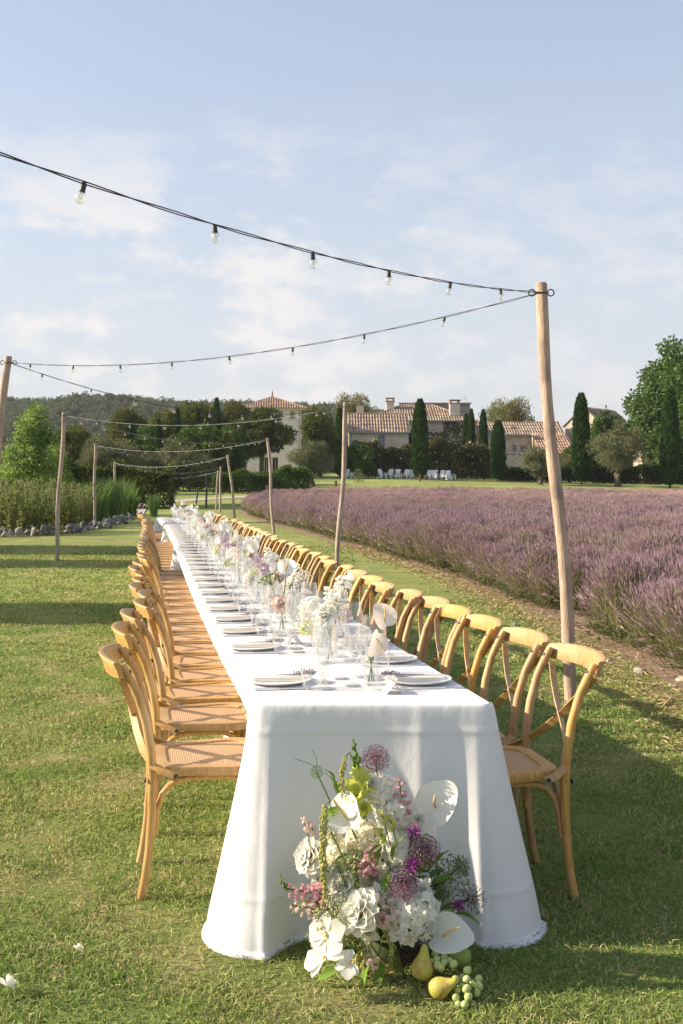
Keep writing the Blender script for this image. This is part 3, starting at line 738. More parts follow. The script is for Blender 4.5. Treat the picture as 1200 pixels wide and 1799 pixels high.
for px, w, top, Y, lab in ((144, 9, 750, 80, 'slim cypress between the young poplar and the large olive'), (231, 11, 738, 85, 'slim cypress left of the leafy tree behind the olive'), (279, 13, 733, 90, 'thin cypress just above the olive, left of the leafy tree'), (312, 14, 714, 100, 'leftmost of the three cypresses on the oak skyline'), (347, 12, 713, 102, 'middle of the three cypresses on the oak skyline'), (381, 15, 696, 106, 'rightmost and tallest of the three cypresses on the oak skyline'), (597, 17, 711, 105, 'slim cypress behind the second pole at the farmhouse corner'), (738, 26, 698, 103, 'tall dense cypress in front of the farmhouse, among the white chairs'), (819, 13, 724, 116, 'left one of two joined cypresses at the ivy wall'), (828, 14, 716, 115, 'right one of two joined cypresses at the ivy wall'), (849, 15, 717, 114, 'thin cypress before the left end of the long low wing'), (875, 24, 736, 104, 'dense mid-height cypress on the lawn before the long low wing'), (1021, 28, 687, 101, 'tall dark cypress beside the gabled barn'), (1177, 29, 681, 97, 'tall dark cypress at the right edge before the plane tree')):
    tree('cypress_tree', 'cypress2' if px in (738, 849, 1177, 312) else 'cypress', px, w, top, Y, lab, 'cypress', 'cypresses round the house')
# trees just outside the left edge whose shadows lie on the lawn
tree('lawn_tree', 'holm', 0, 0, 0, 24.6, 'broad tree outside the left edge shading the far lawn', x=-15.6, h=7.4, w=4.2)
tree('lawn_tree', 'dark', 0, 0, 0, 20.4, 'broad tree outside the left edge shading the lawn before the bed', x=-15.2, h=7.0, w=2.8)
tree('lawn_tree', 'holm3', 0, 0, 0, 12.9, 'broad tree outside the left edge shading the middle lawn', x=-13.6, h=6.6, w=2.6)
tree('lawn_tree', 'olive', 0, 0, 0, 1.15, 'light olive outside the left edge dappling the near grass', x=-8.2, h=5.0, w=2.3)

# ------------------------------------------------------------------ hedges and shrubs
def hedge(name, x0, x1, Y, depth, h, n, L, W, mat, label, seed, rough=.25, cat='hedge', zb=None, flowers=None):
    rng = np.random.default_rng(seed)
    b = float(gz((x0 + x1) / 2, Y)) if zb is None else zb
    t = rng.random(n); x = x0 + (x1 - x0) * t
    hh = h * (1 + rough * (np.sin(x * 1.7 + seed) * .5 + np.sin(x * .63 + 2 * seed) * .5 + .3 * np.sin(x * 4.1)))
    z = rng.random(n) ** .75; dd = depth / 2 * np.sqrt(np.clip(1 - (z * .93) ** 4, .1, 1)) * (1 + .3 * np.sin(x * 2.3 + z * 5 + seed))
    sgn = np.where(rng.random(n) < .8, -1, 1); y = sgn * dd * (.55 + .45 * rng.random(n) ** .5)
    top = rng.random(n) < .25; y = np.where(top, rng.uniform(-1, 1, n) * dd, y); z = np.where(top, .85 + .18 * rng.random(n), z)
    P = np.stack([x - x0, y, z * hh], 1)
    A = rng.normal(0, .7, (n, 3)) + np.stack([np.zeros(n), sgn * .6, np.full(n, .5)], 1)
    o = empty(name, (x0, Y, b)); tag(o, label, cat)
    obj('foliage', np_mesh('foliage', *leaf_arrays(P, A, L * rng.uniform(.6, 1.2, n), W, rng), mat), None, o)
    if flowers:
        k = rng.choice(n, flowers[0], False); Pf = P[k] + np.stack([np.zeros(len(k)), np.full(len(k), -.12), np.full(len(k), .1)], 1)
        f = obj('blossom', np_mesh('blossom', *leaf_arrays(np.repeat(Pf, 6, 0), rng.normal(size=(len(k) * 6, 3)), .16, .13, rng), flowers[1]), None, o); f['kind'] = 'stuff'
    m = MB()
    for q in np.arange(.3, x1 - x0, .9): m.tube([(q, 0, -.05), (q + rng.normal(0, .1), .05, h * .5), (q + rng.normal(0, .2), 0, h * .85)], [.035, .025, .01], 5)
    s = m.build('stems', M['bark'], o); s['kind'] = 'stuff'
    return o
hedge('oleander_hedge', .3, 7.3, 107.5, 2.4, 2.9, 20000, .26, .10, M['lf_hedge'], 'loose oleander hedge behind the left white chairs', 3, .22, flowers=(40, M['petal_blush']))
hedge('oleander_hedge', 7.6, 15.6, 107.8, 2.4, 3.3, 23000, .26, .10, M['lf_hedge'], 'taller oleander hedge right of the dense cypress, below the ivy wall', 4, .2, flowers=(70, M['petal_blush']))
hedge('clipped_hedge', 15.4, 24.4, 105.8, 1.6, 1.35, 16000, .2, .11, M['lf_darkhedge'], 'low dark clipped hedge before the long low wing', 6, .08)
hedge('clipped_hedge', 24.4, 41, 106.2, 1.8, 1.75, 26000, .22, .12, M['lf_darkhedge'], 'dark clipped hedge behind the silvery olive at right', 7, .1)
hedge('field_hedge', -9.4, -2.3, 79.6, 1.6, 1.55, 15000, .22, .07, M['lf_broad'], 'rough green hedge along the path before the tower house', 8, .22)
hedge('shade_hedge', -22, -8.9, 57.5, 2.2, 2.3, 20000, .2, .13, M['lf_dark'], 'dark shrubbery behind the tall plants of the bed', 9, .2)
hedge('shade_hedge', -20, -8.5, 83, 2.4, 3.4, 20000, .24, .15, M['lf_dark'], 'dark shrubbery behind the olive at the end of the table', 10, .2)

def shrub(name, px, Y, wpx, hpx, label, mat, n=500, L=.12, W=.03, cat='shrub'):
    rng = np.random.default_rng(int(px * 7)); b = gp(px, Y); w, h = wpx * Y / F, hpx * Y / F
    d = unit(rng.normal(size=(n, 3))); d[:, 2] = np.abs(d[:, 2]); P = d * (rng.random(n) ** .4)[:, None] * np.array([w / 2, w / 2, h])
    o = empty(name, b); tag(o, label, cat)
    obj('foliage', np_mesh('foliage', *leaf_arrays(P, d + rng.normal(0, .5, (n, 3)) + np.array([0, 0, .4]), L, W, rng), mat), None, o)
    m = MB(); [m.tube([(0, 0, -.02), (x * w, y * w, h * .7)], [.02, .006], 5) for x, y in rng.normal(0, .12, (5, 2))]; m.build('stem', M['bark'], o); return o
shrub('lawn_shrub', 630, 97, 20, 26, 'lone yellowish shrub on the lawn right of the second pole', M['lf_herb'])
shrub('lavender_tussock', 681, 82, 12, 10, 'left of two dark tussocks at the far lavender edge', M['lf_olive'], 300, .1)
shrub('lavender_tussock', 714, 83, 17, 8, 'right of two dark tussocks at the far lavender edge', M['lf_olive'], 300, .1)

# ------------------------------------------------------------------ stone-edged bed at left
BED = [(-13.5, 29.2), (-10.5, 29.6), (-9.0, 30.6), (-8.2, 32.5), (-8.0, 36), (-8.6, 42), (-9.6, 50)]
bd = np.array(BED); bpoly = np.array(BED + [(-24, 50), (-24, 29.5)])
def poly_mesh(name, pts, z, mat):
    m = MB(); m.add([(x, y, z) for x, y in pts], [tuple(range(len(pts)))[::-1]]); me = m.mesh(name, mat, False); return me
tag(obj('plant_bed', poly_mesh('plant_bed', bpoly, .01, M['bedsoil'])), kind='structure')
wallo = empty('stone_border', (BED[2][0], BED[2][1], 0)); tag(wallo, 'low border of piled grey stones edging the plant bed', 'stone border')
ds = np.r_[0, np.cumsum(np.linalg.norm(np.diff(bd, axis=0), axis=1))]
gr = [me.copy() for me in rocks]; [me.materials.append(M['greystone']) for me in gr]
gl = [me.copy() for me in rocks]; [me.materials.append(surf('light_field_stone', (.36, .34, .31), (.22, .21, .19), scale=4, rough=.9)) for me in gl[:1]]; [me.materials.append(gl[0].materials[0]) for me in gl[1:]]
for k in range(290):
    s = rng.uniform(0, 1) ** 1.15 * ds[-1]; x, y = np.interp(s, ds, bd[:, 0]), np.interp(s, ds, bd[:, 1]); lv = rng.random()
    r = rng.uniform(.05, .105)
    obj('stone', (gl if rng.random() < .35 else gr)[k % 5], None, wallo, (x - BED[2][0] + rng.normal(0, .22) * (1 - .5 * lv), y - BED[2][1] + rng.normal(0, .22) * (1 - .5 * lv), .04 + lv * .2), rng.uniform(-1, 1, 3) * 1.5, (r, r, r * .8))

def herb_mesh(seed, n_st=22, h=1.5):
    rng = np.random.default_rng(seed); m = MB(); parts = []
    for _ in range(n_st):
        a = rng.uniform(0, 6.28); s = rng.uniform(.05, .5); hh = h * rng.uniform(.65, 1.1)
        p = [Vector((s * .3 * math.cos(a), s * .3 * math.sin(a), 0)), Vector((s * .8 * math.cos(a), s * .8 * math.sin(a), hh * .6)), Vector((s * 1.3 * math.cos(a), s * 1.3 * math.sin(a), hh))]
        m.tube(p, [.012, .009, .005], 4); k = 34
        t = rng.uniform(.15, 1, k); q = np.stack([np.interp(t, [0, .6, 1], [v[i] for v in p]) for i in range(3)], 1)
        parts.append(leaf_arrays(q, rng.normal(0, 1, (k, 3)) + np.array([0, 0, .35]), .13 * rng.uniform(.5, 1.2, k), .055, rng))
    return m.mesh('stem', M['green_stem']), np_mesh('leaves', *cat_arrays(parts), M['lf_herb'])
def reed_mesh(seed, n=170, h=1.75):
    rng = np.random.default_rng(seed); V, Q = [], []
    for _ in range(n):
        a = rng.uniform(0, 6.28); out = abs(rng.normal(0, .28)) + .05; hh = h * rng.uniform(.55, 1.1); w = rng.uniform(.012, .024)
        s = Vector((-math.sin(a), math.cos(a), 0)) * w; b = len(V); base = Vector((math.cos(a), math.sin(a), 0)) * rng.uniform(0, .25)
        for t in (0, .35, .7, .9, 1):
            c = base + Vector((math.cos(a), math.sin(a), 0)) * out * t ** 2.2 + Vector((0, 0, hh * (t - .18 * max(0, t - .6))))
            k = (1 - t ** 3) + .05; V += [tuple(c - s * k), tuple(c + s * k)]
        Q += [(b + 2 * i, b + 2 * i + 1, b + 2 * i + 3, b + 2 * i + 2) for i in range(4)]
    return np_mesh('blades', np.array(V), np.array(Q), M['lf_reed'])
HB = [herb_mesh(70 + k) for k in range(4)]; RD = [reed_mesh(80 + k) for k in range(3)]
def herb(px, Y, h, k, label):
    b = gp(px, Y); o = empty('tall_herb', b, k * 1.3, (h * .9, h * .9, h)); tag(o, label, 'plant', 'tall herbs in the stone-edged bed')
    obj('stem', HB[k % 4][0], None, o); obj('leaves', HB[k % 4][1], None, o)
hx = sorted([(2, 32), (22, 31.5), (42, 33), (60, 31.8), (78, 33.5), (95, 32.6), (112, 34), (126, 33.6), (140, 36.5), (10, 36), (34, 37), (56, 38), (84, 38), (108, 39), (132, 41), (152, 38)])
for k, (px, Y) in enumerate(hx): herb(px, Y, .82 + .22 * random.random() + (.1 if Y > 35 else 0), k, 'leafy tall herb in the stone-edged bed, %s from the left edge' % nth(k + 1))
for k, (px, Y, h) in enumerate([(160, 40, .95), (174, 39, 1.0), (188, 41, 1.05), (200, 42.5, 1.0), (212, 44, 1.05), (224, 45.5, .95), (233, 47.5, .8)]):
    o = empty('reed_clump', gp(px, Y), k, (h, h, h)); tag(o, 'green reed clump at the right end of the bed, %s from its left' % nth(k + 1), 'reeds', 'reed clumps in the bed'); obj('blades', RD[k % 3], None, o)
o = empty('reed_clump', gp(270, 47), 2, (.75, .75, .62)); tag(o, 'grass clump standing alone beside the far end of the table', 'reeds'); obj('blades', RD[1], None, o)

# ------------------------------------------------------------------ wooded hill
def hillz(x, y):
    sx = np.interp(x * 1900 / 520 + 600, [-500, 0, 60, 130, 190, 250, 300, 400, 560, 660, 780, 1000], [690, 700, 706, 711, 701, 697, 703, 706, 716, 726, 760, 800])
    top = 1.5 + (850 - sx) * 520 / 1900 - 5.5
    t = np.clip((y - 210) / 310, 0, 1); t = t * t * (3 - 2 * t)
    return 2.9 + (top - 2.9) * t * np.clip(1 - (y - 520) / 500, 0, 1) + 1.2 * np.sin(x * .05 + y * .03) * t
M['hillsoil'] = surf('hill_scrub', (.035, .045, .02), (.06, .065, .03), scale=.2, rough=1, world=True)
tag(grid_sheet('hill', np.linspace(-420, 220, 65), np.linspace(205, 1000, 60), hillz, M['hillsoil'], .05), kind='structure')
def hill_tree(seed):
    rng = np.random.default_rng(seed); cl = crown_clumps(rng, 14, 0, 3.6, 1.6, 2.0, .7, 1.2, .2)
    return np_mesh('hill_tree', *foliage(650, cl, .62, .42, rng, .8, .2, .4), M['lf_hill'])
rng = np.random.default_rng(21); n = 7000
hy = 215 + 330 * rng.random(n) ** .8; hx_ = rng.uniform(-.36, .08, n) * hy * 1.08
scatter('hill_forest', [hill_tree(90 + k) for k in range(5)], np.column_stack([hx_, hy, hillz(hx_, hy) - .6]), np.column_stack([np.zeros((n, 2)), rng.uniform(0, 6, n)]), (rng.uniform(.55, .98, n)[:, None] * np.column_stack([np.ones(n), np.ones(n), rng.uniform(.8, 1.2, n)])), rng.integers(0, 5, n), 'dark wood covering the hill behind the trees at left', 'forest')

# ------------------------------------------------------------------ summer haze over the valley
hm = bpy.data.materials.new('haze'); hm.use_nodes = True; hm.node_tree.nodes.clear()
ho = hm.node_tree.nodes.new('ShaderNodeOutputMaterial'); hv = hm.node_tree.nodes.new('ShaderNodeVolumePrincipled')
hv.inputs['Color'].default_value = (.86, .92, 1, 1); hv.inputs['Density'].default_value = .00016; hv.inputs['Anisotropy'].default_value = .2
hm.node_tree.links.new(hv.outputs[0], ho.inputs['Volume'])
m = MB(); m.box((0, 575, 30.5), (1900, 1560, 65)); tag(m.build('haze', hm, None, False), kind='stuff')
# ------------------------------------------------------------------ buildings
M['render'] = surf('pale_lime_render', (.66, .59, .50), (.56, .49, .40), scale=1.4, rough=.95, c3=(.48, .41, .33), scale3=.5, bump=.2, bscale=8)
M['towerrender'] = surf('tower_render', (.68, .65, .61), (.60, .57, .53), scale=1.2, rough=.95, c3=(.55, .52, .48), scale3=.4)
M['stonewall'] = surf('rubble_stone', (.56, .47, .37), (.38, .31, .24), scale=3.5, rough=.95, c3=(.60, .52, .42), scale3=1.6, bump=1.0, bscale=5)
M['greywall'] = surf('grey_old_stone', (.34, .31, .28), (.24, .22, .20), scale=3, rough=.95, bump=.8, bscale=5)
M['tiles'] = surf('canal_tiles', (.35, .255, .185), (.23, .165, .12), scale=2.2, rough=.9, c3=(.42, .345, .275), scale3=1.2, islands=.28)
M['tiles2'] = surf('orange_canal_tiles', (.39, .25, .175), (.27, .17, .12), scale=2.2, rough=.9, c3=(.45, .34, .26), scale3=1.2, islands=.25)
M['pane'] = surf('window_pane', (.05, .06, .075), rough=.08, spec=.8)
M['shutter'] = surf('grey_blue_shutter', (.22, .25, .28), rough=.7)
M['frame'] = surf('window_frame', (.55, .52, .48), rough=.8)
M['darkdoor'] = surf('dark_doorway', (.02, .018, .016), rough=.9)
M['zinc'] = surf('zinc_pipe', (.30, .31, .33), rough=.5)
M['terracotta'] = surf('terracotta', (.36, .12, .06), (.28, .09, .05), scale=6, rough=.85)
M['rust'] = surf('rusty_post', (.17, .08, .045), (.11, .05, .03), scale=8, rough=.9)

def wall_open(x0, x1, z0, z1, ops, t=.45):
    """front wall with real openings and reveals; faces -Y"""
    m = MB(); cx = sorted({x0, x1, *[v for o in ops for v in o[:2]]}); cz = sorted({z0, z1, *[v for o in ops for v in o[2:4]]})
    for i in range(len(cx) - 1):
        for j in range(len(cz) - 1):
            a, b, c, d = cx[i], cx[i + 1], cz[j], cz[j + 1]; mx, mz = (a + b) / 2, (c + d) / 2
            if any(o[0] < mx < o[1] and o[2] < mz < o[3] for o in ops): continue
            m.add([(a, 0, c), (b, 0, c), (b, 0, d), (a, 0, d)], [(0, 1, 2, 3)])
    for a, b, c, d in [o[:4] for o in ops]:
        m.add([(a, 0, c), (b, 0, c), (b, 0, d), (a, 0, d), (a, t, c), (b, t, c), (b, t, d), (a, t, d)], [(0, 4, 5, 1), (1, 5, 6, 2), (2, 6, 7, 3), (3, 7, 4, 0)])
    return m

def window(root, a, b, c, d, shutter=False, door=False):
    w, h = b - a, d - c; mx, mz = (a + b) / 2, (c + d) / 2
    o = MB(); t = .07
    for q, s in (((a + t / 2, .2, mz), (t, .06, h)), ((b - t / 2, .2, mz), (t, .06, h)), ((mx, .2, c + t / 2), (w - 2 * t, .06, t)), ((mx, .2, d - t / 2), (w - 2 * t, .06, t)), ((mx, .2, mz), (.05, .05, h - 2 * t))): o.box(q, s)
    if not door:
        for k in (1, 2): o.box((mx, .205, c + h * k / 3), (w - 2 * t, .04, .04))
    f = o.build('door' if door else 'window', M['frame'], root, False)
    p = MB(); p.box((mx, .26, mz), (w, .02, h)); p.build('pane', M['darkdoor'] if door else M['shutter'] if shutter else M['pane'], f, False)
    if not door:
        s = MB(); s.box((mx, -.03, c - .05), (w + .2, .2, .1)); s.build('sill', M['frame'], f, False)
    return f

def roof_plane(m, e0, e1, t0, t1, pitch=.30, r=.10):
    """barrel tiles running up a roof plane from the eave e0-e1 to the top t0-t1"""
    e0, e1, t0, t1 = map(Vector, (e0, e1, t0, t1)); e = (e1 - e0); Wd = e.length; e = e / Wd
    nrm = e.cross((t0 + t1) / 2 - (e0 + e1) / 2).normalized(); s = nrm.cross(e)
    if nrm.z < 0: nrm = -nrm
    a, b = (t0 - e0), (t1 - e0); aL, bL = (a.dot(e), a.dot(s)), (b.dot(e), b.dot(s))
    m.add([e0, e1, t1, t0], [(0, 1, 2, 3)])
    vm = lambda u: aL[1] * u / aL[0] if u < aL[0] else (bL[1] * (Wd - u) / (Wd - bL[0]) if u > bL[0] and Wd - bL[0] > 1e-6 else (aL[1] + bL[1]) / 2)
    for k in range(int(Wd / pitch)):
        u = (k + .5) * pitch; v = vm(u)
        if v < .15: continue
        n = max(1, int(v / .9))
        for q in range(n):
            vs = []
            for vv, rr, up in ((v * q / n - (.04 if q else .10), r * 1.12, .035), (v * (q + 1) / n, r * .95, .0)):
                c = e0 + e * u + s * vv + nrm * up
                for i in range(5):
                    g = math.pi * i / 4; vs.append(c + e * math.cos(g) * rr + nrm * math.sin(g) * rr)
            m.add(vs, [(i, i + 1, i + 6, i + 5) for i in range(4)] + [(4, 3, 2, 1, 0)])

def side_walls(m, x0, x1, y1, z0, z1, gable=None):
    """left, right and back walls behind the front wall at y=0; gable = (ridge y, ridge z)"""
    m.add([(x0, 0, z0), (x0, y1, z0), (x0, y1, z1), (x0, 0, z1)], [(0, 3, 2, 1)])
    m.add([(x1, 0, z0), (x1, y1, z0), (x1, y1, z1), (x1, 0, z1)], [(0, 1, 2, 3)])
    m.add([(x0, y1, z0), (x1, y1, z0), (x1, y1, z1), (x0, y1, z1)], [(1, 0, 3, 2)])
    if gable:
        for x in (x0, x1): m.add([(x, 0, z1), (x, y1, z1), (x, gable[0], gable[1] - .02)], [(0, 1, 2)])

def chimney(root, c, w, h, cap=True):
    m = MB(); m.box((c[0], c[1], c[2] + h / 2), (w, w, h)); ch = m.build('chimney', M['render'], root, False)
    k = MB(); k.box((c[0], c[1], c[2] + h + .06), (w + .2, w + .2, .12)); k.box((c[0], c[1], c[2] + h + .42), (w + .16, w + .16, .1))
    for sx in (-1, 1):
        for sy in (-1, 1): k.box((c[0] + sx * w * .38, c[1] + sy * w * .38, c[2] + h + .245), (.14, .14, .25))
    k.build('chimney_cap', M['tiles'], ch, False)

def X(px, Y): return (px - PX0) * Y / F
def Z(py, Y): return CAMH + (PYH - py) * Y / F

def house(name, label, x0, x1, Y, depth, zbase, zeave, zridge, wall, tile, ops, gable=True, hip=None, ov=.35, shutters=(), doors=()):
    """box house with its ridge along X; coordinates local to (0, Y, 0)"""
    root = empty(name, (0, Y, 0)); tag(root, label, 'house')
    m = wall_open(x0, x1, zbase, zeave, ops); side_walls(m, x0, x1, depth, zbase, zeave, (depth / 2, zridge) if gable else None)
    m.build('wall', M[wall], root, False)
    for k, o in enumerate(ops): window(root, *o[:4], shutter=k in shutters, door=k in doors)
    hl, hr = hip or (0, 0); ox = .15
    sl = (zridge - zeave) / (depth / 2); ze = zeave - ov * sl
    r = MB(); yr = depth / 2
    roof_plane(r, (x0 - ox, -ov, ze), (x1 + ox, -ov, ze), (x0 - ox + hl, yr, zridge), (x1 + ox - hr, yr, zridge))
    roof_plane(r, (x1 + ox, depth + ov, ze), (x0 - ox, depth + ov, ze), (x1 + ox - hr, yr, zridge), (x0 - ox + hl, yr, zridge), .6)
    if hr: roof_plane(r, (x1 + ox, -ov, ze), (x1 + ox, depth + ov, ze), (x1 + ox - hr, yr, zridge), (x1 + ox - hr, yr, zridge))
    if hl: roof_plane(r, (x0 - ox, depth + ov, ze), (x0 - ox, -ov, ze), (x0 - ox + hl, yr, zridge), (x0 - ox + hl, yr, zridge))
    r.tube([(x0 - ox + hl, yr, zridge + .03), (x1 + ox - hr, yr, zridge + .03)], .14, 7)
    for sx, hh, xe in ((1, hr, x1 + ox), (-1, hl, x0 - ox)):
        if hh:
            for yy in (-ov, depth + ov): r.tube([(xe, yy, ze + .03), (xe - sx * hh, yr, zridge + .03)], .13, 6)
    ro = r.build('roof', M[tile], root, True, 40); ro['kind'] = 'stuff'
    c = MB(); c.box(((x0 + x1) / 2, -.08, zeave - .14), (x1 - x0 + .1, .155, .16)); c.build('cornice', M['frame'], root, False)
    g = MB(); g.tube([(x0 - ox, -ov - .07, ze - .02), (x1 + ox, -ov - .07, ze - .02)], .07, 6); g.build('gutter', M['zinc'], root)
    return root

# farmhouse with two storeys
Y = 112; A0, A1 = X(613, Y), X(718, Y)
ra = house('farmhouse', 'two-storey rendered farmhouse with tiled roof and shuttered window', A0, A1, Y, 8, 1.6, Z(757, Y), Z(728, Y + 4), 'render', 'tiles',
      [(X(664, Y), X(677, Y), Z(789, Y), Z(764, Y)), (X(662, Y), X(677, Y), Z(822, Y), Z(797, Y))], shutters=(0,))
p = MB(); p.tube([(A0 + .25, -.1, 1.7), (A0 + .25, -.1, Z(760, Y))], .06, 6); p.build('drainpipe', M['zinc'], ra)
chimney(ra, (X(633, 118), 6.5, Z(731, 118)), .75, 1.1)
# main house behind it
Y = 122; B0, B1 = X(640, Y), X(836, Y)
rb = house('main_house', 'large main house with wide hipped tile roof and ivy-grown wall', B0, B1, Y, 11, 1.8, Z(737, Y), Z(712.5, Y + 5.5), 'render', 'tiles', [(X(727, Y), X(737, Y), Z(778, Y), Z(755, Y)), (X(775, Y), X(786, Y), Z(785, Y), Z(762, Y))], gable=False, hip=(4.6, 4.6), ov=.5)
chimney(rb, (X(685, 127), 4.2, Z(722, 127)), .9, 1.0); chimney(rb, (X(798, 124), 1.6, Z(731, 124)), 1.15, 1.35)
# bare ivy on its wall
iv = MB(); r5 = np.random.default_rng(33)
for k in range(46):
    x = r5.uniform(X(762, 122), X(822, 122)); z = r5.uniform(3.5, 8.2); pts = [Vector((x, -.05, z))]; a = r5.uniform(.5, 2.6)
    for _ in range(7): a += r5.normal(0, .5); pts.append(pts[-1] + Vector((math.cos(a) * .35, 0, abs(math.sin(a)) * .3 - .05))); pts[-1].z = min(pts[-1].z, 8.4)
    iv.tube(pts, .05, 4)
iv.build('ivy_stems', M['bark'], rb)['kind'] = 'stuff'
n = 2600; zz = r5.uniform(4, 8.5, n); xx = r5.uniform(X(757, 122), X(828, 122), n); kk = r5.random(n) < np.clip(.35 + .6 * np.sin(xx * 1.9) * np.sin(zz * 1.4), .05, 1)
P = np.stack([xx[kk], -r5.uniform(.05, .25, kk.sum()), zz[kk]], 1)
obj('ivy_leaves', np_mesh('ivy_leaves', *leaf_arrays(P, r5.normal(0, 1, P.shape), .2, .16, r5), M['lf_dark']), None, rb)['kind'] = 'stuff'
n = 2200; xx = r5.normal(X(722, 122), .9, n); zz = r5.uniform(2.5, 7.6, n); P = np.stack([xx, -r5.uniform(.1, .9, n), zz], 1)
wl_ = empty('wall_creeper', (0, 122, 0)); tag(wl_, 'dark creeper filling the corner between farmhouse and main house', 'creeper'); obj('foliage', np_mesh('foliage', *leaf_arrays(P, r5.normal(0, 1, P.shape), .26, .18, r5), M['lf_darkhedge']), None, wl_)
# flat-topped stone block behind the ridge
Y = 131; C0, C1 = X(702, Y), X(826, Y)
rc = empty('stone_block', (0, Y, 0)); tag(rc, 'flat-topped grey stone block rising behind the main roof', 'building')
m = wall_open(C0, C1, 2, Z(709.5, Y), [(X(806, Y), X(813, Y), Z(727, Y), Z(721, Y))]); side_walls(m, C0, C1, 8, 2, Z(709.5, Y)); m.add([(C0, 0, Z(709.5, Y)), (C1, 0, Z(709.5, Y)), (C1, 8, Z(709.5, Y)), (C0, 8, Z(709.5, Y))], [(0, 1, 2, 3)])
m.build('wall', M['greywall'], rc, False); window(rc, X(806, Y), X(813, Y), Z(727, Y), Z(721, Y))
k = MB(); k.box(((C0 + C1) / 2, -.05, Z(709, Y) + .03), (C1 - C0 + .3, .5, .14)); k.build('coping', M['tiles'], rc, False)
k = MB(); xa = X(818, Y); k.tube([(xa, .5, Z(709, Y)), (xa, .5, Z(695, Y))], .02, 5); k.tube([(xa - .35, .5, Z(700, Y)), (xa + .35, .5, Z(700, Y))], .015, 4); k.tube([(xa - .25, .5, Z(697, Y)), (xa + .25, .5, Z(697, Y))], .015, 4); k.build('antenna', M['zinc'], rc)
# long low wing
Y = 125; D0, D1 = X(837, Y), X(990, Y)
rd = house('long_wing', 'long low stone wing with small windows and tiled roof', D0, D1, Y, 7, 1.2, Z(762, Y), Z(743, Y + 3.5), 'stonewall', 'tiles', [(X(900, Y), X(908, Y), Z(793, Y), Z(782, Y)), (X(914, Y), X(928, Y), Z(794, Y), Z(783, Y)), (X(930.5, Y), X(932, Y), Z(780, Y), Z(777.5, Y))], shutters=(1,))
k = MB(); k.box((X(906, Y), 1.75, Z(752, 126.8) + .05), (.7, .5, .12), M=Matrix.Rotation(.33, 3, 'X')); k.build('skylight', M['pane'], rd, False)
# lean-to
Y = 119; E0, E1 = X(950, Y), X(1012, Y)
re_ = empty('lean_to', (0, Y, 0)); tag(re_, 'lean-to with sloping tile roof between long wing and gabled barn', 'building')
zt, zb_ = Z(764, Y + 5.5), Z(797, Y)
m = wall_open(E0, E1, 1, zb_, []); m.add([(E0, 0, 1), (E0, 5.5, 1), (E0, 5.5, zt), (E0, 0, zb_)], [(0, 3, 2, 1)]); m.add([(E1, 0, 1), (E1, 5.5, 1), (E1, 5.5, zt), (E1, 0, zb_)], [(0, 1, 2, 3)]); m.build('wall', M['stonewall'], re_, False)
k = MB(); roof_plane(k, (E0 - .1, -.3, zb_ - .05), (E1 + .1, -.3, zb_ - .05), (E0 - .1, 5.6, zt + .1), (E1 + .1, 5.6, zt + .1)); k.build('roof', M['tiles2'], re_)['kind'] = 'stuff'
# gabled barn, gable turned towards the sun
Y = 129; rg = empty('gabled_barn', (X(993, Y), Y, 0), math.radians(-38)); tag(rg, 'tall gabled barn with one narrow window, gable towards the sun', 'barn')
w, L_, ze, zr = 4.6, 9.0, Z(747, Y), Z(719, Y + 2)
m = MB(); ops = [(-.35 + w / 2, .25 + w / 2, Z(775, Y), Z(757, Y))]
fm = wall_open(0, w, 1, ze, ops); fm.add([(0, 0, ze), (w, 0, ze), (w / 2, 0, zr)], [(0, 1, 2)])
fm.add([(0, 0, 1), (0, L_, 1), (0, L_, ze), (0, 0, ze)], [(0, 3, 2, 1)]); fm.add([(w, 0, 1), (w, L_, 1), (w, L_, ze), (w, 0, ze)], [(0, 1, 2, 3)]); fm.add([(0, L_, 1), (w, L_, 1), (w, L_, ze), (w / 2, L_, zr), (0, L_, ze)], [(4, 3, 2, 1, 0)])
fm.build('wall', M['stonewall'], rg, False); window(rg, *ops[0])
k = MB(); roof_plane(k, (-.3, L_, ze - .2), (-.3, -.15, ze - .2), (w / 2, L_, zr + .05), (w / 2, -.15, zr + .05)); roof_plane(k, (w + .3, -.15, ze - .2), (w + .3, L_, ze - .2), (w / 2, -.15, zr + .05), (w / 2, L_, zr + .05)); k.build('roof', M['tiles'], rg)['kind'] = 'stuff'
# small outbuilding behind the right hedge
Y = 113
house('outbuilding', 'small tan outbuilding showing between the olive and the right cypress', X(1128, Y), X(1172, Y), Y, 3.5, .8, Z(797, Y), Z(783, Y + 1.7), 'stonewall', 'tiles2', [(X(1150, Y), X(1158, Y), Z(822, Y), Z(808, Y))])
# tower house
Y = 130; rt = empty('tower_house', (X(478, Y), Y, 0), math.radians(3)); tag(rt, 'square pale tower house with orange pyramid tile roof', 'house')
w = 3.5; z0, ze, zr = 2.0, Z(716, Y), Z(697.5, Y + w)
def xl_(px): return X(px, Y) - X(478, Y)
ops = [(xl_(438), xl_(446), Z(736, Y), Z(722, Y)), (xl_(489), xl_(497), Z(736, Y), Z(722, Y)), (xl_(509), xl_(518), Z(736, Y), Z(722, Y)), (xl_(464), xl_(472), z0 + .6, Z(803, Y)), (xl_(478), xl_(489), z0 + .6, Z(803, Y))]
m = wall_open(-w, w, z0, ze, ops); side_walls(m, -w, w, 2 * w, z0, ze); m.build('wall', M['towerrender'], rt, False)
for k_, o_ in enumerate(ops): window(rt, *o_, shutter=k_ == 2, door=k_ > 2)
k = MB(); ov = .75; e = ze - .12; c = (0, w, zr); q = [(-w - ov, -ov, e), (w + ov, -ov, e), (w + ov, 2 * w + ov, e), (-w - ov, 2 * w + ov, e)]
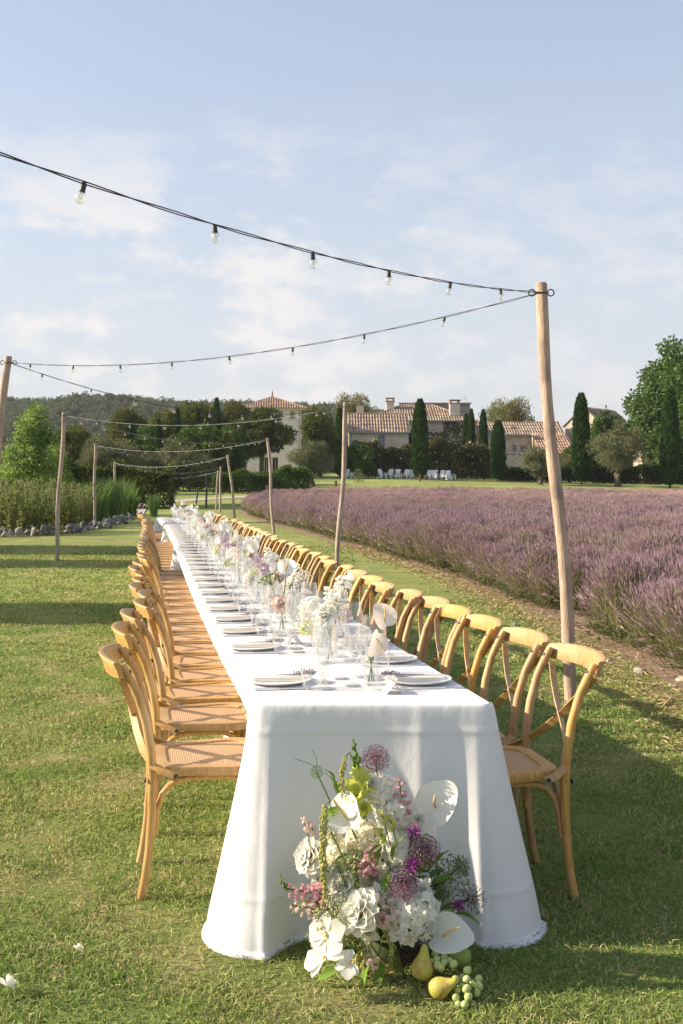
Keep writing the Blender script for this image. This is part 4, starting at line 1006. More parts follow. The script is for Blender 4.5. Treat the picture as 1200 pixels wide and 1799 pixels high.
for i in range(4): roof_plane(k, q[i], q[(i + 1) % 4], c, c); k.tube([q[i], c], .12, 6)
ro = k.build('roof', M['tiles2'], rt); ro['kind'] = 'stuff'
k = MB(); k.lathe([(.16, 0), (.1, .2), (.05, .3), (.12, .45), (.04, .6), (.02, 1.0)], 8, (0, w, zr)); k.build('finial', M['terracotta'], ro)
k = MB(); k.box((0, -.35, ze - .2), (2 * w + 1.2, .7, .12)); k.build('eave_board', M['frame'], rt, False)
k = MB(); k.tube([(xl_(526), -.08, z0), (xl_(526), -.08, ze - .3)], .06, 6); k.build('drainpipe', M['zinc'], rt)
# stone garden wall
Y = 113.5; gw = empty('garden_wall', (X(868, Y), Y, 0)); tag(gw, 'rubble stone garden wall behind the clipped hedge', 'wall')
m = MB(); L_ = X(945, Y) - X(868, Y); hz = Z(799, Y); m.box((L_ / 2, 0, hz / 2), (L_, .5, hz)); m.build('wall_body', M['stonewall'], gw, False)
rr = np.random.default_rng(4)
for i in range(26): obj('coping_stone', gr[i % 5], None, gw, (i * L_ / 26 + .1, 0, hz + .06), (rr.normal(0, .2), rr.normal(0, .2), rr.uniform(0, 6)), (.22, .28, .2))

# ------------------------------------------------------------------ garden things far off
def adirondack(Yv, px, rz, label, group):
    o = empty('garden_chair', gp(px, Yv), rz, (.96,) * 3); tag(o, label, 'garden chair', group); return o
AD = {}
def ad_mesh():
    m = MB()
    for i in range(5): m.box((0, -.24 + i * .105, .36 - i * .03), (.52, .09, .025), M=Matrix.Rotation(-.28, 3, 'X'))
    AD['seat'] = m.mesh('seat', M['white'], False); m = MB()
    for i in range(5): m.box(((i - 2) * .105, .38, .62), (.09, .025, .78 - abs(i - 2) * .06), M=Matrix.Rotation(-.42, 3, 'X'))
    m.box((0, .36, .5), (.52, .04, .08)); AD['backrest'] = m.mesh('backrest', M['white'], False)
    m = MB(); m.box((0, .02, .56), (.13, .72, .025)); AD['armrest'] = m.mesh('armrest', M['white'], False)
    m = MB(); m.box((0, 0, .28), (.05, .1, .56)); AD['leg'] = m.mesh('leg', M['white'], False)
    m = MB(); m.box((0, .12, .2), (.04, .95, .12), M=Matrix.Rotation(-.32, 3, 'X')); AD['side_rail'] = m.mesh('side_rail', M['white'], False)
ad_mesh()
ads = [(672, 104.5), (684, 104.5), (695, 104.3), (703, 104.6), (712, 104.2), (720, 104.5), (727, 104.4), (752, 104.2), (760, 104.6), (767, 104.3), (775, 104.5), (783, 104.2), (793, 103.6), (607, 104.5), (616, 104.6)]
for k, (px, Yv) in enumerate(ads):
    lab = 'white wooden garden chair, %s from the left in the row left of the cypress' % nth(k + 1) if k < 7 else 'white wooden garden chair, %s from the left in the row right of the cypress' % nth(k - 6) if k < 13 else ('white garden chair half hidden behind the second pole', 'white garden chair just right of the second pole')[k - 13]
    o = adirondack(Yv, px, math.radians(-35 + 10 * math.sin(k * 2.1) + (70 if k % 3 == 0 else 0)), lab, 'white garden chairs on the far lawn')
    obj('seat', AD['seat'], None, o); obj('backrest', AD['backrest'], None, o)
    for s in (-1, 1): obj('armrest', AD['armrest'], None, o, (s * .32, 0, 0)); obj('leg', AD['leg'], None, o, (s * .30, -.28, 0)); obj('side_rail', AD['side_rail'], None, o, (s * .26, 0, 0))
for px, Yv, hpx, lab in ((590, 84, 15, 'short rusty marker post right of the round olive'), (470, 78, 14, 'short rusty marker post behind the third right pole'), (738, 100, 11, 'short rusty post at the foot of the dense cypress')):
    h = hpx * Yv / F; o = empty('marker_post', gp(px, Yv)); tag(o, lab, 'post'); m = MB(); m.tube([(0, 0, -.05), (0, 0, h)], .09, 8); m.build('post_body', M['rust'], o); m = MB(); m.lathe([(.12, h), (.12, h + .05), (.02, h + .1)], 8); m.build('cap', M['rust'], o)
for px, Yv, s, lab in ((424, 118, 1.5, 'large terracotta jar at the left corner of the tower house'), (507, 120, 1.0, 'terracotta pot in front of the tower house, right of its doors')):
    o = empty('terracotta_jar', gp(px, Yv), 0, (s, s, s)); tag(o, lab, 'jar'); m = MB(); m.lathe([(.22, 0), (.36, .3), (.42, .7), (.36, 1.0), (.28, 1.12), (.33, 1.2), (.29, 1.2), (.24, 1.1), (.2, .9)], 14); m.build('jar_body', M['terracotta'], o); m = MB(); m.lathe([(.285, 1.1), (.34, 1.15), (.345, 1.21), (.29, 1.215)], 14); m.build('rim', M['terracotta'], o)
# low bank behind the field hedge
b0 = empty('retaining_wall', (X(405, 116), 116, 0)); tag(b0, 'low ochre retaining wall in front of the tower house', 'wall'); m = MB(); L_ = X(560, 116) - X(405, 116); m.box((L_ / 2, 0, 1.4), (L_, .4, 2.6)); m.build('wall_body', M['stonewall'], b0, False); m = MB(); m.box((L_ / 2, 0, 2.76), (L_ + .1, .5, .12)); m.build('coping', M['frame'], b0, False)
# ------------------------------------------------------------------ long table: path of its left edge
_py = np.array([3.0, 3.63, 5.45, 6.7, 9.37, 13.4, 18.3, 21.6, 24.5, 26.8]); _px = np.array([-.17, -.288, -.645, -.88, -1.37, -2.06, -2.96, -3.62, -4.22, -4.75])
_pf = np.polyfit(_py, _px, 5)
def xl(y): return np.polyval(_pf, y)
def slope(y): return (xl(y + .05) - xl(y - .05)) / .1
TW, TZ, Y0, YE = .80, .76, 3.63, 23.8
def xr(y): return xl(y) + TW

def cloth(name, ya, yb, label, seed, frontdrape, zadd=0.0):
    rng = np.random.default_rng(seed)
    ys = np.arange(ya, yb + .01, .045)
    pts, nrm, cw, sec = [], [], [], []
    def add(p, n, c, s): pts.append(p); nrm.append(n); cw.append(c); sec.append(s)
    R = .035
    for y in ys[::-1]:
        if y < ya + R + .004: continue
        s = slope(y); n = np.array([-1, s]) / math.hypot(1, s); add((xl(y), y), n, math.exp(-((y - ya) / .13) ** 2) + math.exp(-((yb - y) / .13) ** 2), 0)
    for k in range(17):
        a = math.pi + k / 16 * math.pi / 2; add((xl(ya) + R + R * math.cos(a), ya + R + R * math.sin(a)), np.array([math.cos(a), math.sin(a)]), 1.0, 1)
    for t in np.linspace(0, 1, 60)[1:-1]:
        x = xl(ya) + R + .004 + (TW - 2 * R - .008) * t; add((x, ya), np.array([0, -1.]), math.exp(-(TW * t / .14) ** 2) + .62 * math.exp(-(TW * (1 - t) / .30) ** 2), 2)
    for k in range(17):
        a = 1.5 * math.pi + k / 16 * math.pi / 2; add((xr(ya) - R + R * math.cos(a), ya + R + R * math.sin(a)), np.array([math.cos(a), math.sin(a)]), .62 + .38 * k / 16, 3)
    for y in ys:
        if y < ya + R + .004: continue
        s = slope(y); n = np.array([1, -s]) / math.hypot(1, s); add((xr(y), y), n, math.exp(-((y - ya) / .16) ** 2) + math.exp(-((yb - y) / .13) ** 2), 4)
    for t in np.linspace(0, 1, 16)[1:-1]: add((xr(yb) - TW * t, yb), np.array([0, 1.]), 0, 5)
    P = np.array(pts); N = np.array(nrm); C = np.array(cw); S = np.array(sec); n = len(P)
    d = np.r_[0, np.cumsum(np.linalg.norm(np.diff(P, axis=0), axis=1))]
    ph = rng.uniform(0, 6, 6)
    fold = (np.sin(d * 15 + ph[0] + 1.5 * np.sin(d * 2.1)) * .5 + np.sin(d * 26 + ph[1] + 1.2 * np.sin(d * 3.3)) * .35 + np.sin(d * 8 + ph[2]) * .4)
    sharp = np.sign(fold) * np.abs(fold) ** .8
    amp = np.where((S == 2) | (S == 1) | (S == 3), .013, .026) * (frontdrape if frontdrape else 1)
    front = (S == 2).astype(float); tuck = ((S == 0) | (S == 4)) * (1 - np.clip(C * 1.6, 0, 1))
    cornerfold = np.sin((d - d[S == 1].mean()) * 34 + .6) * np.exp(-((d - d[S == 1].mean()) / .2) ** 2) + np.sin((d - d[S == 3].mean()) * 30 + 2.2) * np.exp(-((d - d[S == 3].mean()) / .26) ** 2)
    rows = [(0, 0)] + [(.0035, .004), (.012, .007), (.03, .009)] + [(v, .01) for v in (.06, .1, .16, .24, .32, .4, .48, .56, .64, .72, .78, .83, .87, .91, .94, .965, .985)]
    V = []; H = TZ + zadd
    for v, o0 in rows:
        off = o0 + v * .02 * front + v ** 1.1 * C * .172 + amp * sharp * v ** .8 + .034 * cornerfold * v ** 1.2 + .007 * np.clip((v - .80) / .2, 0, 1) * (np.sin(d * 58 + 3 * np.sin(d * 13) + v * 9) + .6 * np.sin(d * 97 - v * 14)) * (.35 + C) - .15 * tuck * min(1, max(0, (v - .04) / .34)) ** 1.2
        q = P + N * off[:, None]; V.append(np.column_stack([q, np.full(n, H * (1 - v))]))
    # hem lying on the grass
    pool = .003 + .004 * np.abs(np.sin(d * 6 + ph[3])) + C * .038 * np.clip(np.sin(d * 21 + ph[4]) * .6 + np.sin(d * 47 + ph[2]) * .35 + np.sin(d * 9 + ph[1]) * .3 - .35, 0, 1)
    base = .02 * front + .01 + C * .172 + amp * sharp - .15 * tuck
    for k_, zz in ((.3, .014), (.8, .010), (1.15, .006), (1.2, .001)):
        q = P + N * (base + pool * k_ + .034 * cornerfold)[:, None]
        V.append(np.column_stack([q, zz + (.35 * pool * (1 + np.sin(d * 42 + ph[5] + k_ * 3)) + .004 * np.abs(sharp)) * (1 if zz > .005 else .3)]))
    m = len(V); V = np.concatenate(V); i = np.arange(m * n).reshape(m, n); j = np.roll(i, -1, axis=1)
    Q = np.stack([i[:-1], i[1:], j[1:], j[:-1]], -1).reshape(-1, 4)
    # top: grid between left and right edges
    yt = np.r_[ya, ya + .29 * R, ya + R, np.linspace(ya + .12, yb, max(12, int((yb - ya) / .12)))]; g = np.linspace(0, 1, 9); ins = lambda y: R if y == ya else .29 * R if y < ya + .5 * R else 0.0
    TV = np.array([[(xl(y) + ins(y) + (TW - 2 * ins(y)) * t, y, H + .0012 * math.sin((xl(y) + TW * t) * 9 + y * 7) * math.sin(math.pi * t) * min(1, (y - ya) * 4)) for t in g] for y in yt])
    nt_, ng_ = len(yt), 9; b = len(V); ii = np.arange(nt_ * ng_).reshape(nt_, ng_) + b
    Q2 = np.stack([ii[:-1, :-1], ii[:-1, 1:], ii[1:, 1:], ii[1:, :-1]], -1).reshape(-1, 4)
    me = np_mesh(name, np.concatenate([V, TV.reshape(-1, 3)]), np.concatenate([Q[:, ::-1] if False else Q, Q2]), M['cloth'], True)
    return tag(obj(name, me), label, 'tablecloth', 'white cloths over the long table')
cloth('tablecloth', Y0, 13.2, 'white linen cloth over the near part of the table, reaching the grass', 5, 1.0)
cloth('tablecloth', 13.1, 19.3, 'white linen cloth over the middle part of the long table', 6, 1.0, .004)
cloth('tablecloth', 19.2, YE, 'white linen cloth over the far end of the long table', 8, 1.0, .008)
def ztop(y): return TZ + (.001 if y < 13.1 else .005 if y < 19.2 else .009)

# ------------------------------------------------------------------ cross-back chair (faces +X)
def arc(p0, p1, rise, n=8, bulge=(0, 0, 0)):
    p0, p1 = Vector(p0), Vector(p1); out = []
    for i in range(n + 1):
        t = i / n; e = abs(2 * t - 1); s = (1 - e ** 3.2)
        tt = t + .10 * math.sin(2 * math.pi * t) * -1
        out.append(p0.lerp(p1, tt) + Vector((0, 0, rise * s)) + Vector(bulge) * s)
    return out
CH = {}
def rrect(hx0, hx1, wf, wb, r, n=7):
    """seat outline: rounded trapezoid from back x=hx0 to front x=hx1"""
    out = []
    for (cx, cy, a0, rr) in ((hx1 - r, wf - r, 0, r), (hx0 + r * .7, wb - r * .7, math.pi / 2, r * .7), (hx0 + r * .7, -wb + r * .7, math.pi, r * .7), (hx1 - r, -wf + r, 1.5 * math.pi, r)):
        for k in range(n): a = a0 + k / (n - 1) * math.pi / 2; out.append((cx + rr * math.cos(a), cy + rr * math.sin(a)))
    return out
def chair_parts():
    o = rrect(-.215, .215, .235, .20, .12); i_ = rrect(-.165, .17, .188, .155, .10); n = len(o); m = MB()
    lv = [(o, .437, .985), (o, .442, 1.0), (o, .464, 1.0), (o, .470, .985), (i_, .471, 1.03), (i_, .470, 1.0), (i_, .462, .99)]
    vs = [(x * s, y * s, z) for pl, z, s in lv for x, y in pl]
    m.add(vs, [(a * n + k, a * n + (k + 1) % n, (a + 1) * n + (k + 1) % n, (a + 1) * n + k) for a in range(6) for k in range(n)] + [tuple(range(n))[::-1]])
    CH['seat'] = m.mesh('seat', M['chair'], True, 35)
    m = MB(); vs = [(x * .992, y * .992, .464) for x, y in i_] + [(x * .6, y * .6, .4675) for x, y in i_] + [(0, 0, .468)]
    m.add(vs, [(k, (k + 1) % n, n + (k + 1) % n, n + k) for k in range(n)] + [(n + k, n + (k + 1) % n, 2 * n) for k in range(n)]); CH['cane_panel'] = m.mesh('cane_panel', M['cane'], True)
    for s in (-1, 1):
        pts = [(-.262, s * .192, 0), (-.247, s * .192, .07), (-.232, s * .192, .17), (-.222, s * .194, .30), (-.219, s * .197, .44), (-.226, s * .2, .54), (-.243, s * .203, .64), (-.272, s * .205, .74), (-.304, s * .206, .805), (-.33, s * .206, .85)]
        m = MB(); m.tube(pts, [.0145, .0152, .016, .017, .0175, .017, .0165, .016, .0155, .015], 10); CH['back_post%d' % s] = m.mesh('back_post', M['chair'], True, 50)
        m = MB(); m.tube([(.165, s * .178, .44), (.172, s * .185, .25), (.185, s * .196, 0)], [.019, .0175, .0145], 10); CH['leg%d' % s] = m.mesh('leg', M['chair'], True, 50)
        a = [(-.318, s * .19, .795), (-.30, s * .13, .735), (-.283, s * .06, .675), (-.272, 0, .628), (-.258, -s * .075, .578), (-.238, -s * .15, .527), (-.205, -s * .212, .485), (-.165, -s * .236, .458), (-.128, -s * .241, .449)]
        m = MB(); off = Vector((-.016 if s > 0 else -.010, 0, 0)); m.band([Vector(p) + off * (1 if k < 7 else 0) for k, p in enumerate(a)], [Vector((0, .5, 1))if False else Vector((.15, s * .66, .75))] * 9, .027, .005); CH['cross_strap%d' % s] = m.mesh('cross_strap', M['chair'], True, 40)
        m = MB(); m.tube(arc((-.214, s * .178, .235), (.166, s * .172, .235), .188, 12), .0115, 8); CH['arch%d' % s] = m.mesh('arch_stretcher', M['chair'], True, 50)
        m = MB(); m.lathe([(.0095, 0), (.0095, .004), (.006, .007), (.0005, .008)], 8); CH['bolt'] = m.mesh('bolt', M['iron'], True, 40)
    m = MB(); m.tube(arc((.163, -.168, .225), (.163, .168, .225), .195, 12), .0115, 8); CH['archf'] = m.mesh('arch_stretcher', M['chair'], True, 50)
    m = MB(); m.tube(arc((-.212, -.182, .225), (-.212, .182, .225), .195, 12), .0115, 8); CH['archb'] = m.mesh('arch_stretcher', M['chair'], True, 50)
    # crest rail: bent board behind the posts
    m = MB(); K = 14; vs = []
    for k in range(K + 1):
        t = k / K * 2 - 1; y = t * .232; x = -.326 - .056 * (1 - t * t) ** .8 - .010; hgt = .068 * (1 - .16 * t ** 4); zc = .834 + .006 * (1 - t * t)
        for dx, dz in ((-.008, -.5), (-.010, 0), (-.016, .42), (-.012, .5), (.004, .5), (.009, .42), (.009, -.42), (.005, -.5)): vs.append((x + dx - (dz * hgt) * .26, y, zc + dz * hgt))
    m.add(vs, [(a * 8 + k, a * 8 + (k + 1) % 8, a * 8 + 8 + (k + 1) % 8, a * 8 + 8 + k) for a in range(K) for k in range(8)] + [tuple(range(8))[::-1], tuple(range(K * 8, K * 8 + 8))])
    CH['crest_rail'] = m.mesh('crest_rail', M['chair'], True, 50)
chair_parts()
def chair(loc, rz, label, group, near):
    o = empty('cross_back_chair', loc, rz); tag(o, label, 'chair', group)
    st = obj('seat', CH['seat'], None, o); obj('cane_panel', CH['cane_panel'], None, st)
    for s in (-1, 1):
        p = obj('back_post', CH['back_post%d' % s], None, o); obj('leg', CH['leg%d' % s], None, o); b = obj('cross_strap', CH['cross_strap%d' % s], None, o); obj('arch_stretcher', CH['arch%d' % s], None, o)
        if near:
            obj('bolt', CH['bolt'], None, p, (-.302, s * .206, .822), (0, math.radians(78), 0)); obj('bolt', CH['bolt'], None, p, (-.242, s * .2, .43), (0, math.radians(-90), 0))
            obj('bolt', CH['bolt'], None, b, (-.138, -s * .2435, .450), (math.radians(90 * s), 0, 0)); obj('bolt', CH['bolt'], None, b, (-.262, 0, .627), (0, math.radians(78), 0))
    obj('arch_stretcher', CH['archf'], None, o)
    if near: obj('arch_stretcher', CH['archb'], None, o)
    obj('crest_rail', CH['crest_rail'], None, o); return o
LY = [4.15, 4.86, 5.40, 5.88, 6.35, 6.82, 7.29, 7.78, 8.29, 8.81]; RY = [4.04, 4.52, 5.0, 5.43, 5.84, 6.28, 6.74, 7.22, 7.72, 8.24, 8.77]
while LY[-1] < YE - .75: LY.append(LY[-1] + .53)
while RY[-1] < YE - .75: RY.append(RY[-1] + .53)
r2 = np.random.default_rng(12)
for side, Ys in (('lawn', LY), ('lavender', RY)):
    for k, y in enumerate(Ys):
        s = slope(y); ang = math.atan(-s)
        jx = r2.normal(0, .024) if k > 1 else 0; ja = r2.normal(0, .055) if k > 1 else 0
        if side == 'lawn':
            x = xl(y) + jx + (-.11, -.075, -.045, .0)[min(k, 3)]; rz = ang + ja
        else:
            x = xr(y) + jx + (.125, .105, .085, .07, .055, .04, .03, .02)[min(k, 7)]; rz = math.pi + ang + ja
        chair((x, y, 0), rz, 'golden bentwood cross-back chair, %s from the near end, %s side' % (nth(k + 1), side), 'chairs along the %s side of the table' % side, k < 7)

# ------------------------------------------------------------------ place settings
PS = {}
def setting_meshes():
    m = MB(); m.lathe([(.0005, .002), (.08, .001), (.098, .004), (.112, .009), (.123, .013), (.125, .0155), (.121, .0165), (.1, .012), (.08, .0095), (.04, .009), (.0005, .009)], 40); PS['plate'] = m.mesh('plate', M['china'], True, 60)
    m = MB()
    for k in range(3): m.box((0, k * .003, .012 + k * .0042), (.19 - k * .006, .088 - k * .008, .004))
    PS['napkin'] = m.mesh('napkin', M['napkin'], False)
    m = MB(); r = random.Random(3)
    for k in range(9):
        a = [(-.02, 0, .027), (.05 + r.uniform(0, .02), r.uniform(-.012, .012), .028), (.10 + r.uniform(0, .05), r.uniform(-.035, .035), .026 + r.uniform(0, .015))]
        m.tube(a, .0012, 4)
        for t in range(5): m.ball(Vector(a[2]) + Vector((-.010 * t, r.uniform(-.004, .004), r.uniform(-.002, .004))), .0034, 5, 3)
    PS['sprig'] = m.mesh('lavender_sprig', leafmat('dried_sprig', (.20, .17, .22), (.40, .35, .42), .1), True)
    m = MB(); m.box((-.055, 0, .004), (.085, .014, .006)); m.band([(-.012, 0, .004), (.05, .001, .004), (.085, .002, .004), (.105, 0, .004)], (0, 1, 0), .019, .002); PS['knife'] = m.mesh('knife', M['silver'], True, 30)
    m = MB(); m.band([(-.1, 0, .004), (-.05, 0, .004), (.01, 0, .006), (.035, 0, .007), (.05, 0, .006)], (0, 1, 0), .009, .002); m.band([(.035, 0, .007), (.06, 0, .005)], (0, 1, 0), .024, .002)
    for q in (-9, -3, 3, 9): m.band([(.058, q / 1000, .005), (.08, q / 1000, .004), (.1, q / 1000, .007)], (0, 1, 0), .0032, .0016)
    PS['fork'] = m.mesh('fork', M['silver'], True, 30)
    m = MB(); m.lathe([(.0005, .002), (.033, .001), (.034, .003), (.012, .007), (.0045, .014), (.0038, .05), (.0038, .085), (.008, .093), (.024, .103), (.038, .122), (.044, .148), (.043, .175), (.036, .212), (.0335, .225)], 20); PS['wine_glass'] = m.mesh('wine_glass', M['glass'], True)
    m = MB(); m.lathe([(.0005, .002), (.031, .001), (.032, .003), (.010, .008), (.004, .014), (.004, .075), (.009, .083), (.026, .094), (.034, .115), (.035, .14), (.030, .18)], 18); PS['water_goblet'] = m.mesh('water_goblet', M['glass'], True)
    m = MB(); m.lathe([(.0005, .003), (.029, .002), (.033, .01), (.040, .045), (.0415, .07), (.039, .098)], 20); PS['tumbler'] = m.mesh('tumbler', M['glass'], True)
    m = MB(); m.lathe([(.0005, .002), (.028, .001), (.028, .003), (.008, .008), (.0035, .016), (.0035, .085), (.008, .1), (.0205, .13), (.023, .17), (.0195, .235)], 16); PS['champagne_flute'] = m.mesh('champagne_flute', M['glass'], True)
setting_meshes()
def thing1(key, name, loc, rz, label, cat, group, scale=None):
    o = bpy.data.objects.new(name, PS[key]); o.location = loc; o.rotation_euler = (0, 0, rz)
    if scale: o.scale = scale
    link(o); return tag(o, label, cat, group)
for side, Ys in (('lawn', LY), ('lavender', RY)):
    sg = 1 if side == 'lawn' else -1
    for k, y in enumerate(Ys):
        yp = max(y, Y0 + .22) - (.12 if k == 0 and side == 'lawn' else 0.0); e = (lambda d, yy=None: (xl(yp) + d) if side == 'lawn' else (xr(yp) - d)); z = ztop(yp)
        rz = math.atan(-slope(yp)) * .6 + (0 if side == 'lawn' else math.pi); w = '%s place from the near end, %s side' % (nth(k + 1), side)
        thing1('plate', 'dinner_plate', (e(.138), yp, z), 0, 'white dinner plate, %s' % w, 'plate', 'plates on the %s side' % side)
        thing1('napkin', 'folded_napkin', (e(.135), yp, z), rz, 'folded ivory napkin on the plate, %s' % w, 'napkin', 'napkins on the %s side' % side)
        if yp < 15:
            thing1('sprig', 'lavender_sprig', (e(.135), yp, z), rz, 'dried lavender sprig on the napkin, %s' % w, 'sprig', 'sprigs on the %s side' % side)
            thing1('knife', 'table_knife', (e(.16), yp - sg * .145, z), rz, 'steel knife beside the plate, %s' % w, 'knife', 'knives on the %s side' % side)
            thing1('fork', 'table_fork', (e(.15), yp + sg * .145, z), rz, 'steel fork beside the plate, %s' % w, 'fork', 'forks on the %s side' % side)
        j = r2.normal(0, .012, 8)
        thing1('wine_glass', 'wine_glass', (e(.315 + j[0]), yp - sg * .02 + j[1], z), 0, 'large clear wine glass, %s' % w, 'wine glass', 'wine glasses on the %s side' % side, (1.1, 1.1, 1.08))
        thing1('champagne_flute' if k % 2 else 'water_goblet', 'champagne_flute' if k % 2 else 'water_goblet', (e(.345 + j[2]), yp - sg * .12 + j[3], z), 0, ('tall clear flute, %s' if k % 2 else 'clear stemmed water goblet, %s') % w, 'flute' if k % 2 else 'goblet', 'slim glasses on the %s side' % side)
        if yp < 14: thing1('wine_glass', 'wine_glass', (e(.385 + j[6]), yp + sg * .07 + j[7], z), 0, 'smaller clear wine glass, %s' % w, 'wine glass', 'small wine glasses on the %s side' % side, (.88, .88, .88))
        if k < 26: thing1('tumbler', 'tumbler', (e(.27 + j[4]), yp - sg * .13 + j[5], z), 0, 'clear glass tumbler, %s' % w, 'tumbler', 'tumblers on the %s side' % side)
# tent card at the near right place
for k, (px, py) in enumerate([(690, 1217), (516, 1131)]):
    Yc = F * (CAMH - TZ) / (py - PYH); o = empty('place_card', ((px - PX0) * Yc / F, Yc, ztop(Yc)), math.radians(100 - 20 * k)); tag(o, ('folded white place card by the right front corner of the table', 'folded white place card among the glasses, left of the blush anthuriums')[k], 'place card')
    for s in (-1, 1):
        m = MB(); m.box((0, s * .016, .019), (.075, .001, .045), M=Matrix.Rotation(s * .68, 3, 'X')); m.build('card_leaf', M['paper'], o, False)

# ------------------------------------------------------------------ poles and string lights
def pole(top, base, r, label, mat='pole', seed=0, hooks=True, name='light_pole'):
    rng = np.random.default_rng(seed); base = Vector(base); top = Vector(top); h = top.z
    o = empty(name, base); tag(o, label, 'pole', 'wooden poles carrying the string lights' if mat != 'iron' else None)
    L = top - base; pts = []; rs = []; ph = rng.uniform(0, 6, 4)
    for i in range(15):
        t = i / 14; wob = .035 * h / 2.9 * math.sin(math.pi * t)
        pts.append(L * t + Vector((math.sin(t * 5 + ph[0]) * wob, math.sin(t * 4 + ph[1]) * wob, -.04 if i == 0 else 0))); rs.append(r * (1.05 - .12 * t + .05 * math.sin(t * 17 + ph[2])))
    rs.append(r * .8); pts.append(L + Vector((0, 0, .012)))
    m = MB(); m.tube(pts, rs, 12); m.build('shaft', M[mat], o, True, 50)
    if hooks:
        m = MB(); m.tube([L + Vector((math.cos(a) * r * 1.06, math.sin(a) * r * 1.06, -.06)) for a in np.linspace(0, 6.283, 17)], .005, 6); m.build('wire_collar', M['cord'], o)
        for s in (-1, 1):
            m = MB(); m.tube([L + Vector((s * (r + .022) + math.cos(a) * .022, 0, -.055 + math.sin(a) * .022)) for a in np.linspace(0, 6.283, 15)], .0045, 6); m.build('ring_hook', M['cord'], o)
    return top - Vector((0, 0, .055))
PT = {}
PT['P1'] = pole(at(951, 500, 7.3), (1.55, 7.3, 0), .042, 'tall pale wooden pole behind the nearest right chairs, closest to the camera', 'pole', 3)
PT['L1'] = pole(at(15, 628, 11.6), (-3.93, 11.6, 0), .043, 'leaning wooden pole cut by the left edge of the frame', 'pole2', 4)
PT['P2'] = pole(at(607, 708, 18.3), (-.08, 18.3, 0), .040, 'second wooden pole from the right, rising behind the chair row', 'pole2', 5)
PT['L2'] = pole(at(112, 725, 21.1), (-5.55, 21.1, 0), .042, 'crooked wooden pole on the lawn before the stone-edged bed', 'pole2', 6)
PT['P3'] = pole(at(470, 770, 32.5), (-2.03, 32.5, 0), .045, 'wooden pole at the lavender edge between round olive and dark oak', 'pole2', 7)
PT['L3'] = pole(at(168, 780, 37), (-8.45, 37, 0), .05, 'wooden pole at the stone border left of the reeds', 'pole2', 8)
PT['P4'] = pole(at(400, 800, 42), (-4.12, 42, 0), .048, 'slanting wooden pole behind the far chairs on the lavender side', 'pole2', 9)
PT['L4'] = pole(at(202, 812, 50), (-10.5, 50, 0), .06, 'short-looking wooden pole rising out of the reeds', 'pole2', 10)
PT['P5'] = pole(at(388, 820, 52), (-5.85, 52, 0), .05, 'thin upright pole left of the slanting pole', 'pole2', 11)
PT['P6'] = pole(at(383, 827, 56), (-6.5, 56, float(gz(0, 56))), .045, 'dark slim post just left of the thin upright pole', 'pole2', 12, False)
PT['P7'] = pole(at(362, 832, 58), (-7.25, 58, float(gz(0, 58))), .05, 'black slim post right of the olive trunk', 'iron', 13, False, 'lamp_post')
PT['P8'] = pole(at(347, 862, 64), (-8.6, 64, float(gz(0, 64))), .05, 'short dark post on the far grass beside the path', 'iron', 14, False, 'marker_post')
PT['L5'] = pole(at(214, 829, 60), (-12.2, 60, float(gz(0, 60))), .05, 'far pole in the shade of the large olive', 'pole2', 15)
PT['L0'] = pole((-2.9, .4, 2.86), (-3.0, .4, 0), .045, 'wooden pole beside the camera, outside the left edge', 'pole2', 16)
bm = MB(); bm.lathe([(.0005, -.079), (.010, -.077), (.0175, -.070), (.0212, -.058), (.0205, -.047), (.015, -.036), (.0105, -.031)], 14); BULB = bm.mesh('bulb', M['bulb'], True)
bm = MB(); bm.lathe([(.0005, .006), (.009, .006), (.0115, .002), (.0115, -.026), (.013, -.027), (.013, -.032), (.0005, -.033)], 12); SOCK = bm.mesh('socket', M['iron'], True, 40)
bm = MB(); bm.tube([(-.004, 0, -.032), (-.006, 0, -.055), (0, 0, -.06), (.006, 0, -.055), (.004, 0, -.032)], .0009, 4); FIL = bm.mesh('filament', M['iron'], True)
def string(a, b, sag, sp, label, first=.35, far=False, dbl=True):
    a, b = PT[a], PT[b]; L = (b - a).length; o = empty('string_light', a); tag(o, label, 'string light', 'garlands of clear bulbs between the poles')
    def q(t): return (b - a) * t - Vector((0, 0, 4 * sag * t * (1 - t)))
    n = max(20, int(L / .12)); f = max(1.0, (a.y + b.y) / 2 / 22)
    for s in ((0, 1) if dbl else (0,)):
        m = MB(); pts = []
        for i in range(n + 1):
            t = i / n; g = 2 * math.pi * L * t / .9 + s * math.pi
            pts.append(q(t) + (Vector((.004 * math.cos(g), 0, .0045 * math.sin(g) + .003)) if dbl else Vector((0, 0, 0))))
        m.tube(pts, .0026 * f, 5); m.build('wire', M['cordfar'] if far else M['cord'], o)
    d = first
    while d < L - .1:
        t = d / L; rx = random.uniform(-.25, .25); sc = .88 if not far else .95
        k = obj('bulb', BULB, None, o, q(t) - Vector((0, 0, .002)), (rx, random.uniform(-.05, .2), random.uniform(0, 6)), (sc,) * 3); obj('socket', SOCK, None, k)
        if not far: obj('filament', FIL, None, k)
        d += sp
string('P1', 'L0', .275, .711, 'nearest string light, from the tall right pole to beyond the upper left', .69)
string('P1', 'L1', .20, .76, 'string light from the tall right pole to the pole at the left edge', .80)
string('L1', 'P2', .33, .80, 'string light from the left-edge pole down to the second right pole', .5)
string('P2', 'L2', .26, .80, 'string light from the second right pole to the crooked lawn pole', .55, True)
string('L2', 'P3', .30, .95, 'slack string light from the crooked lawn pole to the lavender-edge pole', .7, True)
string('P3', 'L3', .28, .95, 'string light from the lavender-edge pole to the pole at the stone border', .5, True)
string('L3', 'P4', .30, .9, 'string light from the stone-border pole to the slanting pole', .5, True)
